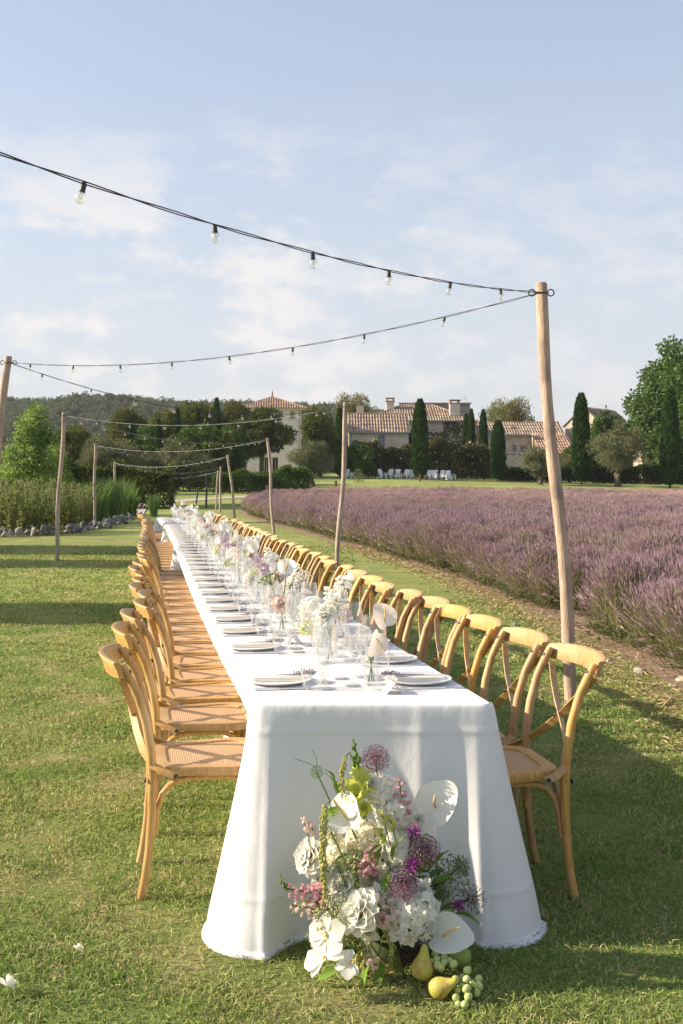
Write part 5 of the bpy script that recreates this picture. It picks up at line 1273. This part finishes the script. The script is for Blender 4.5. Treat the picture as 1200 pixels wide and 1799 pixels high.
string('P4', 'L4', .28, .9, 'string light from the slanting pole to the pole in the reeds', .5, True)
string('L4', 'P5', .35, .9, 'faint string light from the pole in the reeds to the thin upright pole', .5, True)
string('P6', 'L5', .35, .9, 'farthest string light, in the shade of the olive', .5, True)
# ------------------------------------------------------------------ flowers: each builder returns a mesh facing +Z
R_ = random.Random(17)
def rdir(r=R_):
    while True:
        v = Vector((r.uniform(-1, 1), r.uniform(-1, 1), r.uniform(-1, 1)))
        if .1 < v.length < 1: return v.normalized()
def peony_mesh(r, mat, n=46, seed=0):
    random.seed(seed); m = MB(); ga = 2.39996
    for k in range(n):
        t = k / n; tilt = 1.5 * (1 - t) + .12; a = k * ga; d = Vector((math.sin(tilt) * math.cos(a), math.sin(tilt) * math.sin(a), math.cos(tilt)))
        up = Vector((-math.cos(tilt) * math.cos(a), -math.cos(tilt) * math.sin(a), math.sin(tilt)))
        d = (d + rdir(random) * .14).normalized(); L = r * (1.06 - .28 * t) * random.uniform(.84, 1.1); m.petal(d * r * .1, d, up, L, L * random.uniform(.65, .95), .42, .2, .09, 4, 4)
    return m.mesh('peony', mat, True)
def hydrangea_mesh(r, mat, n=120, seed=0, up=.1):
    random.seed(seed); rr = random.Random(seed); m = MB()
    for k in range(n):
        z = 1 - 1.75 * (k + .5) / n; a = k * 2.39996; q = math.sqrt(max(0, 1 - z * z)); d = Vector((q * math.cos(a), q * math.sin(a), z)); c = d * r * rr.uniform(.74, 1.06) * (1 + .10 * math.sin(3 * a + 5 * z))
        u, w, _ = frame(d); ph = rr.uniform(0, 1.57); L = r * rr.uniform(.19, .26); d = (d + rdir(rr) * .45).normalized(); u, w, _ = frame(d)
        for j in range(4):
            e = (u * math.cos(ph + j * 1.5708) + w * math.sin(ph + j * 1.5708) + d * rr.uniform(-.1, .35)).normalized()
            m.petal(c, e, d, L, L * .9, .15, .15, 0, 2, 2)
    return m.mesh('hydrangea', mat, True)
def allium_mesh(r, mat, n=230, seed=0, sz=1.0, full=True):
    rr = random.Random(seed); m = MB(); st = []
    for k in range(n):
        z = 1 - 2 * (k + .5) / n; a = k * 2.39996; q = math.sqrt(1 - z * z); d = Vector((q * math.cos(a), q * math.sin(a), z)); L = r * rr.uniform(.78, 1.04); c = d * L
        u, w, _ = frame(d); s = r * .105 * sz
        m.tube([d * r * .15, c], .0004 * (r / .045), 3, False)
        for j in range(3):
            e = u * math.cos(j * 2.09 + k) + w * math.sin(j * 2.09 + k); m.add([c - e * s * .2, c + (w * math.cos(j * 2.09 + k) - u * math.sin(j * 2.09 + k)) * s * .55 + d * s * .3, c + e * s + d * s * .9, c - (w * math.cos(j * 2.09 + k) - u * math.sin(j * 2.09 + k)) * s * .55 + d * s * .3], [(0, 1, 2, 3)])
        m.ball(c + d * s * .5, s * .42, 5, 3)
    return m.mesh('allium', mat, True)
def spathe_mesh(r, mat, cup=.25, seed=0):
    rr = random.Random(seed); m = MB(); n, K = 28, 6; vs = [(0, 0, 0)]
    for k in range(1, K + 1):
        q = k / K
        for i in range(n):
            a = 2 * math.pi * i / n; rad = r * (1.0 - .30 * math.exp(-((a - math.pi) / .42) ** 2) + .16 * math.exp(-((min(a, 2 * math.pi - a)) / .45) ** 2))
            x, y = rad * math.cos(a) + r * .25, rad * math.sin(a) * .92
            z = 1.5 * cup * r * (q * q * (.35 + .75 * abs(math.sin(a)) ** 1.5)) - .16 * r * q * q * math.cos(2 * a) - .20 * r * q ** 4 * (.5 + .5 * math.cos(a)) + .022 * r * q * math.cos(a * 9) + .05 * r * math.sin(a * 3 + seed) * q * q
            vs.append((x * q, y * q, z))
    m.add(vs, [(0, 1 + i, 1 + (i + 1) % n) for i in range(n)] + [(1 + k * n + i, 1 + (k + 1) * n + i, 1 + (k + 1) * n + (i + 1) % n, 1 + k * n + (i + 1) % n) for k in range(K - 1) for i in range(n)])
    return m.mesh('spathe', mat, True)
def spadix_mesh(L):
    m = MB(); m.tube([(0, 0, 0), (L * .2, 0, L * .28), (L * .52, 0, L * .62), (L * .8, 0, L * .85), (L * .86, 0, L * .9)], [L * .05, L * .058, L * .052, L * .04, L * .012], 8); return m.mesh('spadix', M['spadix'])
def spike_mesh(pts, mat, n, size, kind, seed=0):
    """florets along a curved stem; kind: snap, glad, amaranth, bud"""
    rr = random.Random(seed); random.seed(seed); m = MB(); pts = [Vector(p) for p in pts]; S = len(pts) - 1
    for k in range(n):
        t = (k + .5) / n; i = min(int(t * S), S - 1); c = pts[i].lerp(pts[i + 1], t * S - i); tg = (pts[i + 1] - pts[i]).normalized(); u, w, _ = frame(tg)
        a = k * 2.39996 + rr.uniform(-.3, .3); e = u * math.cos(a) + w * math.sin(a); s = size * (1 - .55 * t) * rr.uniform(.8, 1.15)
        if kind == 'amaranth':
            s = size * (1 - .35 * abs(2 * t - 1)) * rr.uniform(.6, 1.2); m.ball(c + e * s * rr.uniform(.4, 1.1), s * .5, 5, 3, (1, 1, 1.25))
        elif kind == 'snap':
            b = c + e * s * .4; m.ball(b + e * s * .25, s * .34, 6, 4, (1, 1, 1))
            for j in range(4): f = (e + (u * math.cos(j * 1.57) + w * math.sin(j * 1.57)) * .9 + tg * .2).normalized(); m.petal(b + e * s * .35, f, e, s * .75, s * .8, .2, .5, .12, 2, 2)
        elif kind == 'glad':
            d = (e + tg * .8).normalized(); b = c + e * s * .15
            for j in range(6): f = (d * 1.2 + (frame(d)[0] * math.cos(j * 1.047) + frame(d)[1] * math.sin(j * 1.047)) * .75).normalized(); m.petal(b, f, -d + tg * .01, s * 1.05, s * .6, .2, -.15, .06, 3, 2)
        else:
            m.ball(c + e * s * .5, s * .45, 6, 4, (1, 1, 1.4))
    return m.mesh(kind, mat, True)
def umbel_mesh(r, mat, n=36, seed=0, h=None):
    rr = random.Random(seed); m = MB(); h = h or r * .9
    for k in range(n):
        q = math.sqrt((k + .5) / n); a = k * 2.39996; c = Vector((r * q * math.cos(a), r * q * math.sin(a), -r * .35 * q * q + rr.uniform(-.1, .1) * r)); m.tube([(0, 0, -h), c * .6 + Vector((0, 0, -h * .35)), c], .0008, 3, False)
        for _ in range(7):
            d = rdir(rr); d.z = abs(d.z); p = c + d * r * .13; s = r * .045; m.tube([c, p], .0005, 3, False); m.ball(p, s * rr.uniform(.7, 1.3), 5, 3)
    return m.mesh('umbel', mat, True)
def floret_ball(r, mat, seed=0):      # small spiky flower
    rr = random.Random(seed); m = MB()
    for k in range(60):
        d = rdir(rr); d.z = abs(d.z) * .9; d.normalize(); m.petal(d * r * .15, d, rdir(rr), r, r * .16, .1, .2, 0, 2, 1)
    return m.mesh('floret', mat, True)
def orchid_mesh(r, seed=0):
    random.seed(seed); m = MB()
    for a, L, W in ((90, 1, .62), (210, 1, .58), (330, 1, .58), (15, 1.05, 1.05), (165, 1.05, 1.05)):
        a = math.radians(a); m.petal((0, 0, 0), (math.cos(a), math.sin(a), .12), (0, 0, 1), r * L, r * W, .22, .34, .07, 5, 5)
    return m.mesh('orchid', M['petal_white'], True)
def place(name, me, parent, loc, face, spin=0.0, scale=None):
    q = Vector(face).normalized().to_track_quat('Z', 'Y') @ Quaternion((0, 0, 1), spin)
    o = bpy.data.objects.new(name, me); o.location = Vector(loc); o.rotation_mode = 'QUATERNION'; o.rotation_quaternion = q
    if scale: o.scale = (scale,) * 3
    return link(o, parent)
def stem(parent, pts, r=.0028, mat='green_stem', name='stem'):
    m = MB(); m.tube(pts, r, 6); return m.build(name, M[mat], parent)

# ------------------------------------------------------------------ arrangement on the grass before the table
FB = Vector((at(690, 1690, 3.40).x, 3.40, 0)); fa = empty('flower_arrangement', FB); tag(fa, 'tall floor arrangement of white, lime and purple flowers before the tablecloth', 'flower arrangement')
def loc(px, py, Y): return at(px, py, Y) - FB
FOOT = Vector((0, .03, .04)); SC = 3.4 / F       # metres per photo pixel at the arrangement
def st(p, mat='green_stem', r=.003, face=None):
    md = p.lerp(FOOT, .5) + Vector((0, .03, .03)); return stem(fa, [FOOT + Vector((p.x * .12, 0, 0)), md, p], r, mat)
# anthuriums: (px, py, Y, radius px, facing, spin)
for k, (px, py, Yv, rp, fc, sp) in enumerate([(612, 1440, 3.34, 36, (-.55, -1, .3), 2.0), (765, 1418, 3.40, 40, (-.7, -1, .05), .95), (745, 1480, 3.38, 37, (-.7, -1, .35), 1.75), (778, 1645, 3.28, 38, (-.35, -.75, .75), .15)]):
    p = loc(px, py, Yv); a = place('anthurium', spathe_mesh(rp * SC, M['spathe'], .25, k), fa, p, fc, sp); obj('spadix', spadix_mesh(rp * SC * 1.15), None, a); st(p + Vector((0, .02, -.01)))
# white and cream peonies
for k, (px, py, Yv, rp, fc, mt) in enumerate([(550, 1507, 3.34, 34, (-1, -.55, .4), 'petal_white'), (636, 1604, 3.24, 38, (-.8, -.9, .6), 'petal_white'), (602, 1553, 3.30, 28, (-.8, -.9, .4), 'petal_white'), (660, 1545, 3.33, 26, (-.4, -1, .6), 'petal_cream'), (566, 1650, 3.30, 20, (-.5, -.9, .2), 'petal_cream')]):
    p = loc(px, py, Yv); place('peony', peony_mesh(rp * SC, M[mt], 62, k + 2), fa, p, fc, k); st(p + Vector((0, .03, -.02)))
# hydrangea heads
for k, (px, py, Yv, rp, mt) in enumerate([(672, 1392, 3.42, 30, 'petal_white'), (692, 1425, 3.40, 34, 'petal_white'), (700, 1488, 3.40, 36, 'petal_white'), (722, 1602, 3.30, 46, 'petal_white'), (640, 1470, 3.43, 30, 'petal_cream'), (690, 1560, 3.36, 34, 'petal_white'), (600, 1500, 3.43, 26, 'petal_cream')]):
    p = loc(px, py, Yv); place('hydrangea', hydrangea_mesh(rp * SC, M[mt], 210, k), fa, p, (.08 * k - .8, -1, .5), k); st(p + Vector((0, .03, 0)))
# alliums
for k, (px, py, Yv, rp, mt) in enumerate([(660, 1333, 3.42, 24, 'petal_purple'), (746, 1494, 3.33, 27, 'petal_purple'), (709, 1553, 3.24, 25, 'petal_purple')]):
    p = loc(px, py, Yv); place('allium', allium_mesh(rp * SC, M[mt], 170, k), fa, p, (0, -1, .3), k); st(p)
for k, (px, py, Yv, rp) in enumerate([(726, 1462, 3.31, 15), (723, 1521, 3.25, 15), (807, 1592, 3.36, 12)]):
    p = loc(px, py, Yv); place('purple_bloom', floret_ball(rp * SC, M['petal_magenta'], k), fa, p, (.1, -1, .6)); st(p)
for k, (px, py, Yv, rp) in enumerate([(826, 1580, 3.42, 28), (712, 1680, 3.26, 27), (740, 1672, 3.28, 20)]):
    p = loc(px, py, Yv); place('dried_seedhead', allium_mesh(rp * SC, M['petal_dark'], 90, k + 9, .75), fa, p, (.2, -.6, .8), k); st(p, 'dark_stem')
# gladiolus spike
gb = loc(640, 1440, 3.40); gt = loc(620, 1298, 3.40)
stem(fa, [gb, gb.lerp(gt, .5) + Vector((.008, 0, 0)), gt], .0035)
g1 = obj('gladiolus', spike_mesh([loc(636, 1408, 3.38), loc(632, 1375, 3.38), loc(630, 1352, 3.38)], M['petal_lime'], 7, .062, 'glad', 4), None, fa)
obj('gladiolus', spike_mesh([loc(628, 1350, 3.39), loc(624, 1325, 3.40), loc(620, 1300, 3.40)], M['leaf'], 9, .020, 'bud', 5), None, fa)
# drooping amaranthus
for k, (a, b, c, n, s) in enumerate([((570, 1415), (566, 1500), (572, 1585), 150, .0115), ((607, 1328), (600, 1362), (602, 1408), 70, .009), ((645, 1630), (630, 1680), (622, 1708), 90, .011), ((672, 1625), (690, 1665), (684, 1706), 80, .010), ((655, 1640), (640, 1690), (632, 1712), 70, .010)]):
    Yv = 3.27 if k in (0, 2, 3, 4) else 3.38
    obj('amaranth', spike_mesh([loc(*a, Yv), loc(*b, Yv - .02), loc(*c, Yv)], M['amaranth'], n, s, 'amaranth', k), None, fa)
    stem(fa, [loc(a[0] + 20, a[1] + 30, Yv + .1), loc(a[0] + 8, a[1] - 6, Yv + .05), loc(*a, Yv)], .002)
# snapdragons
for k, (a, b, n, s, mt) in enumerate([((575, 1572), (505, 1562), 16, .030, 'petal_pink'), ((560, 1600), (512, 1590), 12, .026, 'petal_blush'), ((712, 1438), (700, 1366), 18, .024, 'petal_pink'), ((640, 1538), (655, 1490), 14, .030, 'petal_pink'), ((690, 1622), (676, 1578), 12, .030, 'petal_blush'), ((660, 1700), (650, 1670), 8, .02, 'petal_blush')]):
    Yv = (3.30, 3.28, 3.37, 3.29, 3.24, 3.22)[k]; p, q = loc(*a, Yv), loc(*b, Yv - .01); md = p.lerp(q, .5) + Vector((0, 0, -.008))
    obj('snapdragon', spike_mesh([p, md, q], M[mt], n, s, 'snap', k + 20), None, fa); stem(fa, [FOOT + Vector((0, 0, .15)), p, q], .0025)
obj('snapdragon_buds', spike_mesh([loc(507, 1562, 3.29), loc(498, 1555, 3.29), loc(493, 1535, 3.29)], M['leaf'], 10, .014, 'bud', 7), None, fa)
# pale umbels
for k, (px, py, Yv, rp, mt) in enumerate([(616, 1525, 3.28, 34, 'umbel'), (585, 1605, 3.22, 34, 'umbel'), (610, 1640, 3.26, 22, 'umbel'), (795, 1535, 3.40, 34, 'umbelgreen'), (770, 1550, 3.38, 30, 'umbelgreen'), (782, 1580, 3.36, 26, 'umbelgreen'), (812, 1520, 3.42, 20, 'umbelgreen')]):
    p = loc(px, py, Yv); place('umbel', umbel_mesh(rp * SC, M[mt], 34, k), fa, p, (-.2 + .12 * k, -.8, .6)); st(p + Vector((0, .02, -.01)))
# scabious pods with tendrils, bud sprays
for k, (px, py, Yv, rp) in enumerate([(556, 1356, 3.40, 11), (582, 1462, 3.28, 10), (594, 1522, 3.26, 9)]):
    p = loc(px, py, Yv); place('seed_pod', allium_mesh(rp * SC, M['leaf'], 60, k + 30, 1.6), fa, p, (-.3, -1, .3)); stem(fa, [loc(px + 48, py + 105, Yv + .02), loc(px + 22, py + 48, Yv), p], .0025)
for a, b, c in (((556, 1350), (540, 1340), (518, 1333)), ((557, 1348), (556, 1330), (549, 1317))): stem(fa, [loc(*a, 3.40), loc(*b, 3.40), loc(*c, 3.40)], .0009)
for k, (px, py) in enumerate([(535, 1445), (686, 1440), (672, 1432), (670, 1465), (548, 1452)]):
    p = loc(px, py, 3.32); obj('bud_spray', spike_mesh([p + Vector((.012, 0, -.03)), p, p + Vector((-.006, 0, .016))], M['petal_lime'] if k in (1, 2, 3) else M['petal_blush'], 7, .017, 'bud', 50 + k), None, fa); stem(fa, [loc(px + 18, py + 70, 3.36), p], .002)
# moth orchids
for k, (px, py, Yv, rp, fc, sp) in enumerate([(574, 1640, 3.20, 34, (-.6, -1, .4), .2), (570, 1682, 3.16, 36, (-.5, -.6, .9), .9), (612, 1693, 3.14, 24, (-.2, -.8, .8), 2)]):
    p = loc(px, py, Yv); o = place('orchid', orchid_mesh(rp * SC, k), fa, p, fc, sp); m = MB(); m.ball((0, -.004, .006), .006, 7, 5); m.petal((0, -.006, .004), (0, -1, .6), (0, 0, 1), .014, .012, .2, .3, 0, 2, 2); m.build('orchid_lip', M['petal_lime'] if False else M['spadix'], o); st(p + Vector((0, .02, 0)))
# loose filler blooms
for k, (px, py, Yv, rp, mt) in enumerate([(585, 1470, 3.38, 17, 'petal_cream'), (655, 1505, 3.32, 16, 'petal_blush'), (668, 1570, 3.27, 17, 'petal_white'), (612, 1580, 3.27, 15, 'petal_cream'), (590, 1630, 3.26, 15, 'petal_white'), (745, 1560, 3.32, 16, 'petal_white'), (650, 1640, 3.25, 16, 'petal_cream'), (700, 1640, 3.25, 16, 'petal_white'), (672, 1615, 3.24, 13, 'petal_blush'), (735, 1440, 3.42, 17, 'petal_white'), (640, 1420, 3.38, 16, 'petal_lime'), (626, 1398, 3.38, 15, 'petal_lime'), (560, 1545, 3.33, 14, 'petal_white'), (720, 1650, 3.24, 13, 'petal_cream'), (655, 1375, 3.40, 15, 'petal_white')]):
    p = loc(px, py, Yv); place('filler_bloom', peony_mesh(rp * SC, M[mt], 22, 40 + k), fa, p, (-.4 + .1 * (k % 5), -1, .4), k); st(p + Vector((0, .02, -.01)))
# leaves
m_leaf = []
for k in range(4):
    random.seed(k); m = MB(); m.petal((0, 0, 0), (1, 0, .1), (0, 0, 1), .09, .032, .15, .35, .0, 6, 3, .85); m_leaf.append(m.mesh('leaf', M['leaf'], True))
for k, (px, py, Yv, ang, s) in enumerate([(590, 1385, 3.39, 115, .75), (596, 1402, 3.39, 100, .8), (600, 1420, 3.36, 200, .9), (664, 1520, 3.27, 80, 1.0), (690, 1510, 3.27, 75, 1.0), (685, 1530, 3.27, 250, .9), (618, 1500, 3.35, 200, .9), (648, 1505, 3.27, 50, .9), (560, 1585, 3.30, 190, 1.0), (575, 1612, 3.30, 210, 1.0), (600, 1700, 3.24, 200, 1.0), (650, 1690, 3.24, 250, 1.0), (735, 1640, 3.30, 330, 1.0), (770, 1600, 3.36, 10, 1.0), (755, 1560, 3.38, 40, 1.0), (800, 1605, 3.40, 350, .9), (765, 1520, 3.40, 60, .8), (690, 1660, 3.28, 280, 1.0), (670, 1690, 3.26, 260, 1.1), (700, 1700, 3.30, 300, 1.1), (640, 1650, 3.30, 220, 1.1), (735, 1690, 3.32, 320, 1.0), (588, 1370, 3.40, 125, .6)]):
    a = math.radians(ang); d = Vector((math.cos(a), -.25, math.sin(a))); p = loc(px, py, Yv); q = d.to_track_quat('X', 'Z'); o = obj('leaf', m_leaf[k % 4], None, fa, p, None, (s,) * 3); o.rotation_mode = 'QUATERNION'; o.rotation_quaternion = q @ Quaternion((1, 0, 0), .6 * math.sin(k * 2.3))
m = MB(); m.lathe([(.0005, .0), (.07, .0), (.085, .03), (.08, .075), (.072, .08), (.0005, .07)], 18, FOOT - Vector((0, .0, .04))); m.build('flower_bowl', M['dark_stem'], fa)
n = 420; r6 = np.random.default_rng(8); d = unit(r6.normal(size=(n, 3))); P = d * np.array([.13, .05, .17]) * (r6.random(n) ** .4)[:, None] + np.array([0, .03, .22]); P[:, 2] = np.maximum(P[:, 2], .02)
obj('inner_foliage', np_mesh('inner_foliage', *leaf_arrays(P, d + r6.normal(0, .6, (n, 3)), .055, .022, r6), M['leaf']), None, fa)['kind'] = 'stuff'

# ------------------------------------------------------------------ pears, grapes, fallen flowers
def pear_mesh(mat, L=.115, seed=0):
    prof = [(.0008, 0), (.016, .001), (.028, .008), (.0345, .022), (.0355, .036), (.031, .052), (.0225, .068), (.0165, .083), (.0130, .097), (.0085, .106), (.001, .109)]
    n = 18; m = MB(); k = L / .109; vs = []
    for r, z in prof:
        for i in range(n): a = 2 * math.pi * i / n; b = 1 + .05 * math.sin(a * 2 + z * 40 + seed) ; vs.append((r * b * math.cos(a) * k + .9 * (z ** 2) * k, r * b * math.sin(a) * k, z * k))
    m.add(vs, [(i * n + j, i * n + (j + 1) % n, (i + 1) * n + (j + 1) % n, (i + 1) * n + j) for i in range(len(prof) - 1) for j in range(n)]); return m.mesh('pear_body', mat, True)
def pear(px, py, Yv, face, spin, mt, label, s=1.0):
    o = empty('pear', at(px, py, Yv)); tag(o, label, 'pear', 'pears lying beside the flowers'); o.rotation_mode = 'QUATERNION'; o.rotation_quaternion = Vector(face).normalized().to_track_quat('Z', 'Y') @ Quaternion((0, 0, 1), spin); o.scale = (s,) * 3
    obj('pear_body', pear_mesh(M[mt], .115, spin), None, o); m = MB(); m.tube([(.0095, 0, .112), (.012, 0, .122), (.018, 0, .132)], [.002, .0017, .0022], 6); m.build('pear_stalk', M['bark'], o)
pear(738, 1721, 3.20, (.22, .22, .8), .4, 'pear', 'yellow-green pear standing upright, left of the fruit group', .86)
pear(756, 1742, 3.14, (.75, -.15, .35), 2.4, 'pear', 'yellow pear lying with its stalk to the right, in front', .80)
pear(826, 1690, 3.28, (-1, .1, .34), 1.0, 'peargreen', 'dark green pear lying behind the grapes, stalk to the left', .95)
gm = MB(); gm.ball((0, 0, 0), .0125, 14, 9); GR = gm.mesh('grape', M['grape'], True)
def bunch(px, py, Yv, berries, label):
    b = at(px, py, Yv); b.z = 0; o = empty('grape_bunch', b); tag(o, label, 'grapes', 'green grape bunches beside the pears')
    for k, (x, y, z, s) in enumerate(berries): obj('grape', GR, None, o, at(x, y, z) - b, (R_.uniform(-1, 1), R_.uniform(-1, 1), 0), (s, s, s * 1.12))
    m = MB(); p = [at(x, y, z) - b for x, y, z, s in berries]; c = sum(p, Vector()) / len(p)
    for q in p: m.tube([c, q], .0012, 4)
    m.build('grape_stalk', M['green_stem'], o)
bunch(815, 1730, 3.16, [(797, 1694, 3.20, .95), (821, 1705, 3.17, 1.0), (820, 1721, 3.13, .95), (801, 1721, 3.16, .95), (812, 1718, 3.18, .9), (841, 1720, 3.17, .95), (842, 1733, 3.14, .95), (804, 1740, 3.13, .85), (820, 1737, 3.11, 1.0), (823, 1751, 3.10, 1.0), (801, 1752, 3.11, .95), (805, 1766, 3.09, .92), (817, 1765, 3.08, .95), (829, 1764, 3.11, .85), (830, 1728, 3.16, .85), (810, 1731, 3.16, .85), (795, 1728, 3.17, .9), (838, 1745, 3.13, .85)], 'front bunch of green grapes right of the lying pear')
bunch(770, 1690, 3.24, [(764, 1676, 3.25, .9), (767, 1685, 3.23, .95), (780, 1682, 3.24, .95), (780, 1692, 3.22, .9), (768, 1696, 3.21, .95), (790, 1688, 3.23, .85), (758, 1690, 3.23, .85), (775, 1700, 3.20, .9)], 'rear bunch of green grapes between the upright pear and green pear')
for px, py, s, lab in ((12, 1733, .034, 'fallen white flower on the grass at the lower left'), (137, 1668, .018, 'small cream petal lying on the grass left of the tablecloth')):
    Yv = F * (CAMH - .03) / (py - PYH); o = bpy.data.objects.new('fallen_flower', peony_mesh(s, M['petal_white'] if px < 100 else M['petal_cream'], 9, px)); o.location = at(px, py, Yv); o.rotation_euler = (.5, .2, 1); link(o); tag(o, lab, 'flower')

# ------------------------------------------------------------------ flowers along the table
ME = {'peony_w': peony_mesh(.046, M['petal_white'], 40, 61), 'peony_b': peony_mesh(.046, M['petal_blush'], 40, 62), 'hyd_w': hydrangea_mesh(.06, M['petal_white'], 90, 63), 'hyd_l': hydrangea_mesh(.055, M['petal_lilac'], 90, 64),
      'allium': allium_mesh(.036, M['petal_lilac'], 150, 65), 'spathe': spathe_mesh(.044, M['spathe'], .25, 66), 'spathe_b': spathe_mesh(.05, M['spathe_blush'], .25, 67), 'orchid': orchid_mesh(.036, 68), 'umbel': umbel_mesh(.05, M['umbelgreen'], 24, 69), 'umbel_w': umbel_mesh(.05, M['petal_white'], 26, 70), 'pod': allium_mesh(.016, M['leaf'], 50, 71, 1.6), 'snap': spike_mesh([(0, 0, 0), (0, .004, .05), (0, 0, .10)], M['petal_white'], 16, .03, 'snap', 72), 'snap_p': spike_mesh([(0, 0, 0), (0, .004, .04), (0, 0, .09)], M['petal_blush'], 14, .028, 'snap', 73), 'lime': hydrangea_mesh(.032, M['petal_lime'], 40, 74)}
SPX = spadix_mesh(.058); NM = {'peony_w': 'peony', 'peony_b': 'peony', 'hyd_w': 'hydrangea', 'hyd_l': 'hydrangea', 'allium': 'allium', 'spathe': 'anthurium', 'spathe_b': 'anthurium', 'orchid': 'orchid', 'umbel': 'umbel', 'umbel_w': 'umbel', 'pod': 'seed_pod', 'snap': 'snapdragon', 'snap_p': 'snapdragon', 'lime': 'lime_bloom'}
vm = MB(); vm.lathe([(.0005, .004), (.024, .003), (.0255, .006), (.0255, .10), (.0245, .125), (.0235, .126)], 18); VB = vm.mesh('glass_vase', M['vase'], True)
vm = MB(); vm.lathe([(.0005, .004), (.04, .003), (.052, .02), (.056, .05), (.050, .075), (.048, .076)], 20); VL = vm.mesh('glass_bowl', M['vase'], True)
sm = MB(); [sm.tube([(math.cos(a) * .012, math.sin(a) * .012, .01), (-math.cos(a) * .01, -math.sin(a) * .01, .12)], .0017, 5) for a in (0, 1.3, 2.6, 3.9)]; STM = sm.mesh('vase_stems', M['green_stem'])
def vase(x, y, low, blooms, label, rot=0):
    o = empty('flower_vase', (x, y, ztop(y)), rot, (1.16,) * 3 if y > 4.2 else None); tag(o, label, 'vase', 'vases of flowers along the table')
    obj('glass_bowl' if low else 'glass_vase', VL if low else VB, None, o); obj('vase_stems', STM, None, o)
    for k, (kd, p, fc, sp) in enumerate(blooms):
        b = place(NM[kd], ME[kd], o, p, fc, sp)
        if kd.startswith('spathe'): obj('spadix', SPX, None, b)
        if p[2] > .13: stem(o, [(p[0] * .1, p[1] * .1, .09), (p[0] * .6, p[1] * .6, (p[2] + .1) / 2), p], .0024)
cam_f = (0, -1, .35)
# nearest: two blush anthuriums in a clear vase
YA = 3.98; XA = (652 - PX0) * YA / F
def rel(px, py, Yv): v = at(px, py, Yv); return (v.x - XA, v.y - YA, v.z - ztop(YA))
vase(XA, YA, False, [('spathe_b', rel(676, 1090, YA), (.35, -1, .25), 1.9), ('spathe_b', rel(662, 1122, YA - .02), (.75, -.75, .1), 4.2)], 'clear vase with two blush anthuriums nearest the front end of the table')
TYPES = [
 (True, [('hyd_w', (-.05, 0, .13), (-.3, -.6, .8), 0), ('peony_b', (.05, -.03, .12), (.2, -1, .6), 1), ('orchid', (.09, .02, .19), (.4, -1, .2), 0), ('orchid', (.12, .02, .25), (.3, -1, .2), 1), ('pod', (.02, -.04, .17), cam_f, 0), ('snap', (.07, .03, .17), (.2, 0, 1), 0), ('lime', (-.09, -.02, .08), (-.6, -.6, .4), 0)]),
 (True, [('spathe', (.02, 0, .27), (.2, -.8, .5), 1.4), ('umbel', (-.06, .02, .24), (-.2, -.3, 1), 0), ('peony_b', (0, -.03, .12), (.1, -1, .6), 2), ('hyd_w', (.06, .02, .11), (.4, -.6, .8), 0), ('umbel_w', (-.05, -.02, .16), (-.4, -.8, .6), 0)]),
 (True, [('allium', (.0, .0, .22), cam_f, 0), ('hyd_l', (.03, -.02, .15), (.2, -.9, .6), 0), ('orchid', (-.06, 0, .21), (-.4, -1, .2), 0), ('peony_w', (-.05, -.02, .12), (-.3, -1, .5), 0), ('lime', (-.03, -.04, .16), cam_f, 0), ('snap_p', (.06, .02, .14), (.3, 0, 1), 0)]),
 (False, [('snap', (0, 0, .17), (-.1, 0, 1), 0), ('umbel_w', (.03, 0, .22), (.2, -.4, 1), 0), ('peony_w', (-.02, -.02, .16), (-.2, -1, .5), 0)]),
 (True, [('hyd_w', (0, 0, .14), (0, -.7, .8), 0), ('peony_w', (.06, -.02, .12), (.4, -.9, .5), 1), ('spathe', (.08, .02, .24), (.6, -.8, .3), 2.0), ('umbel', (-.06, .0, .17), (-.3, -.4, 1), 0), ('snap_p', (-.03, .02, .16), (-.1, 0, 1), 1), ('pod', (-.02, -.05, .14), cam_f, 1)]),
 (False, [('orchid', (.02, -.01, .21), (-.2, -1, .3), 0), ('orchid', (.0, 0, .26), (-.1, -1, .3), 1), ('lime', (-.02, 0, .15), cam_f, 0), ('peony_b', (.03, .0, .15), (.3, -.9, .6), 0)]),
]
y = 4.48; k = 0; TNAMES = ['low bowl of white hydrangea, blush peony and orchids', 'bowl with upright white anthurium and feathery green umbel', 'bowl with lilac allium and lilac hydrangea', 'slim vase of white snapdragon and umbels', 'bowl of white hydrangea, peony and leaning anthurium', 'slim vase of white orchids and blush peony']
order = [3, 0, 1, 3, 5, 2, 3, 4, 5, 0, 2, 3, 1, 4, 5, 2, 0, 3, 4, 1, 5, 2, 0, 4, 3, 1, 5, 0]
while y < YE - .4:
    t = order[k % len(order)]; x = float(xl(y)) + TW * (.52 + .10 * math.sin(k * 2.4))
    vase(x, y, TYPES[t][0], TYPES[t][1], '%s, %s from the near end' % (TNAMES[t], nth(k + 2)), .5 * math.sin(k * 1.7))
    y += .44 + .010 * k; k += 1
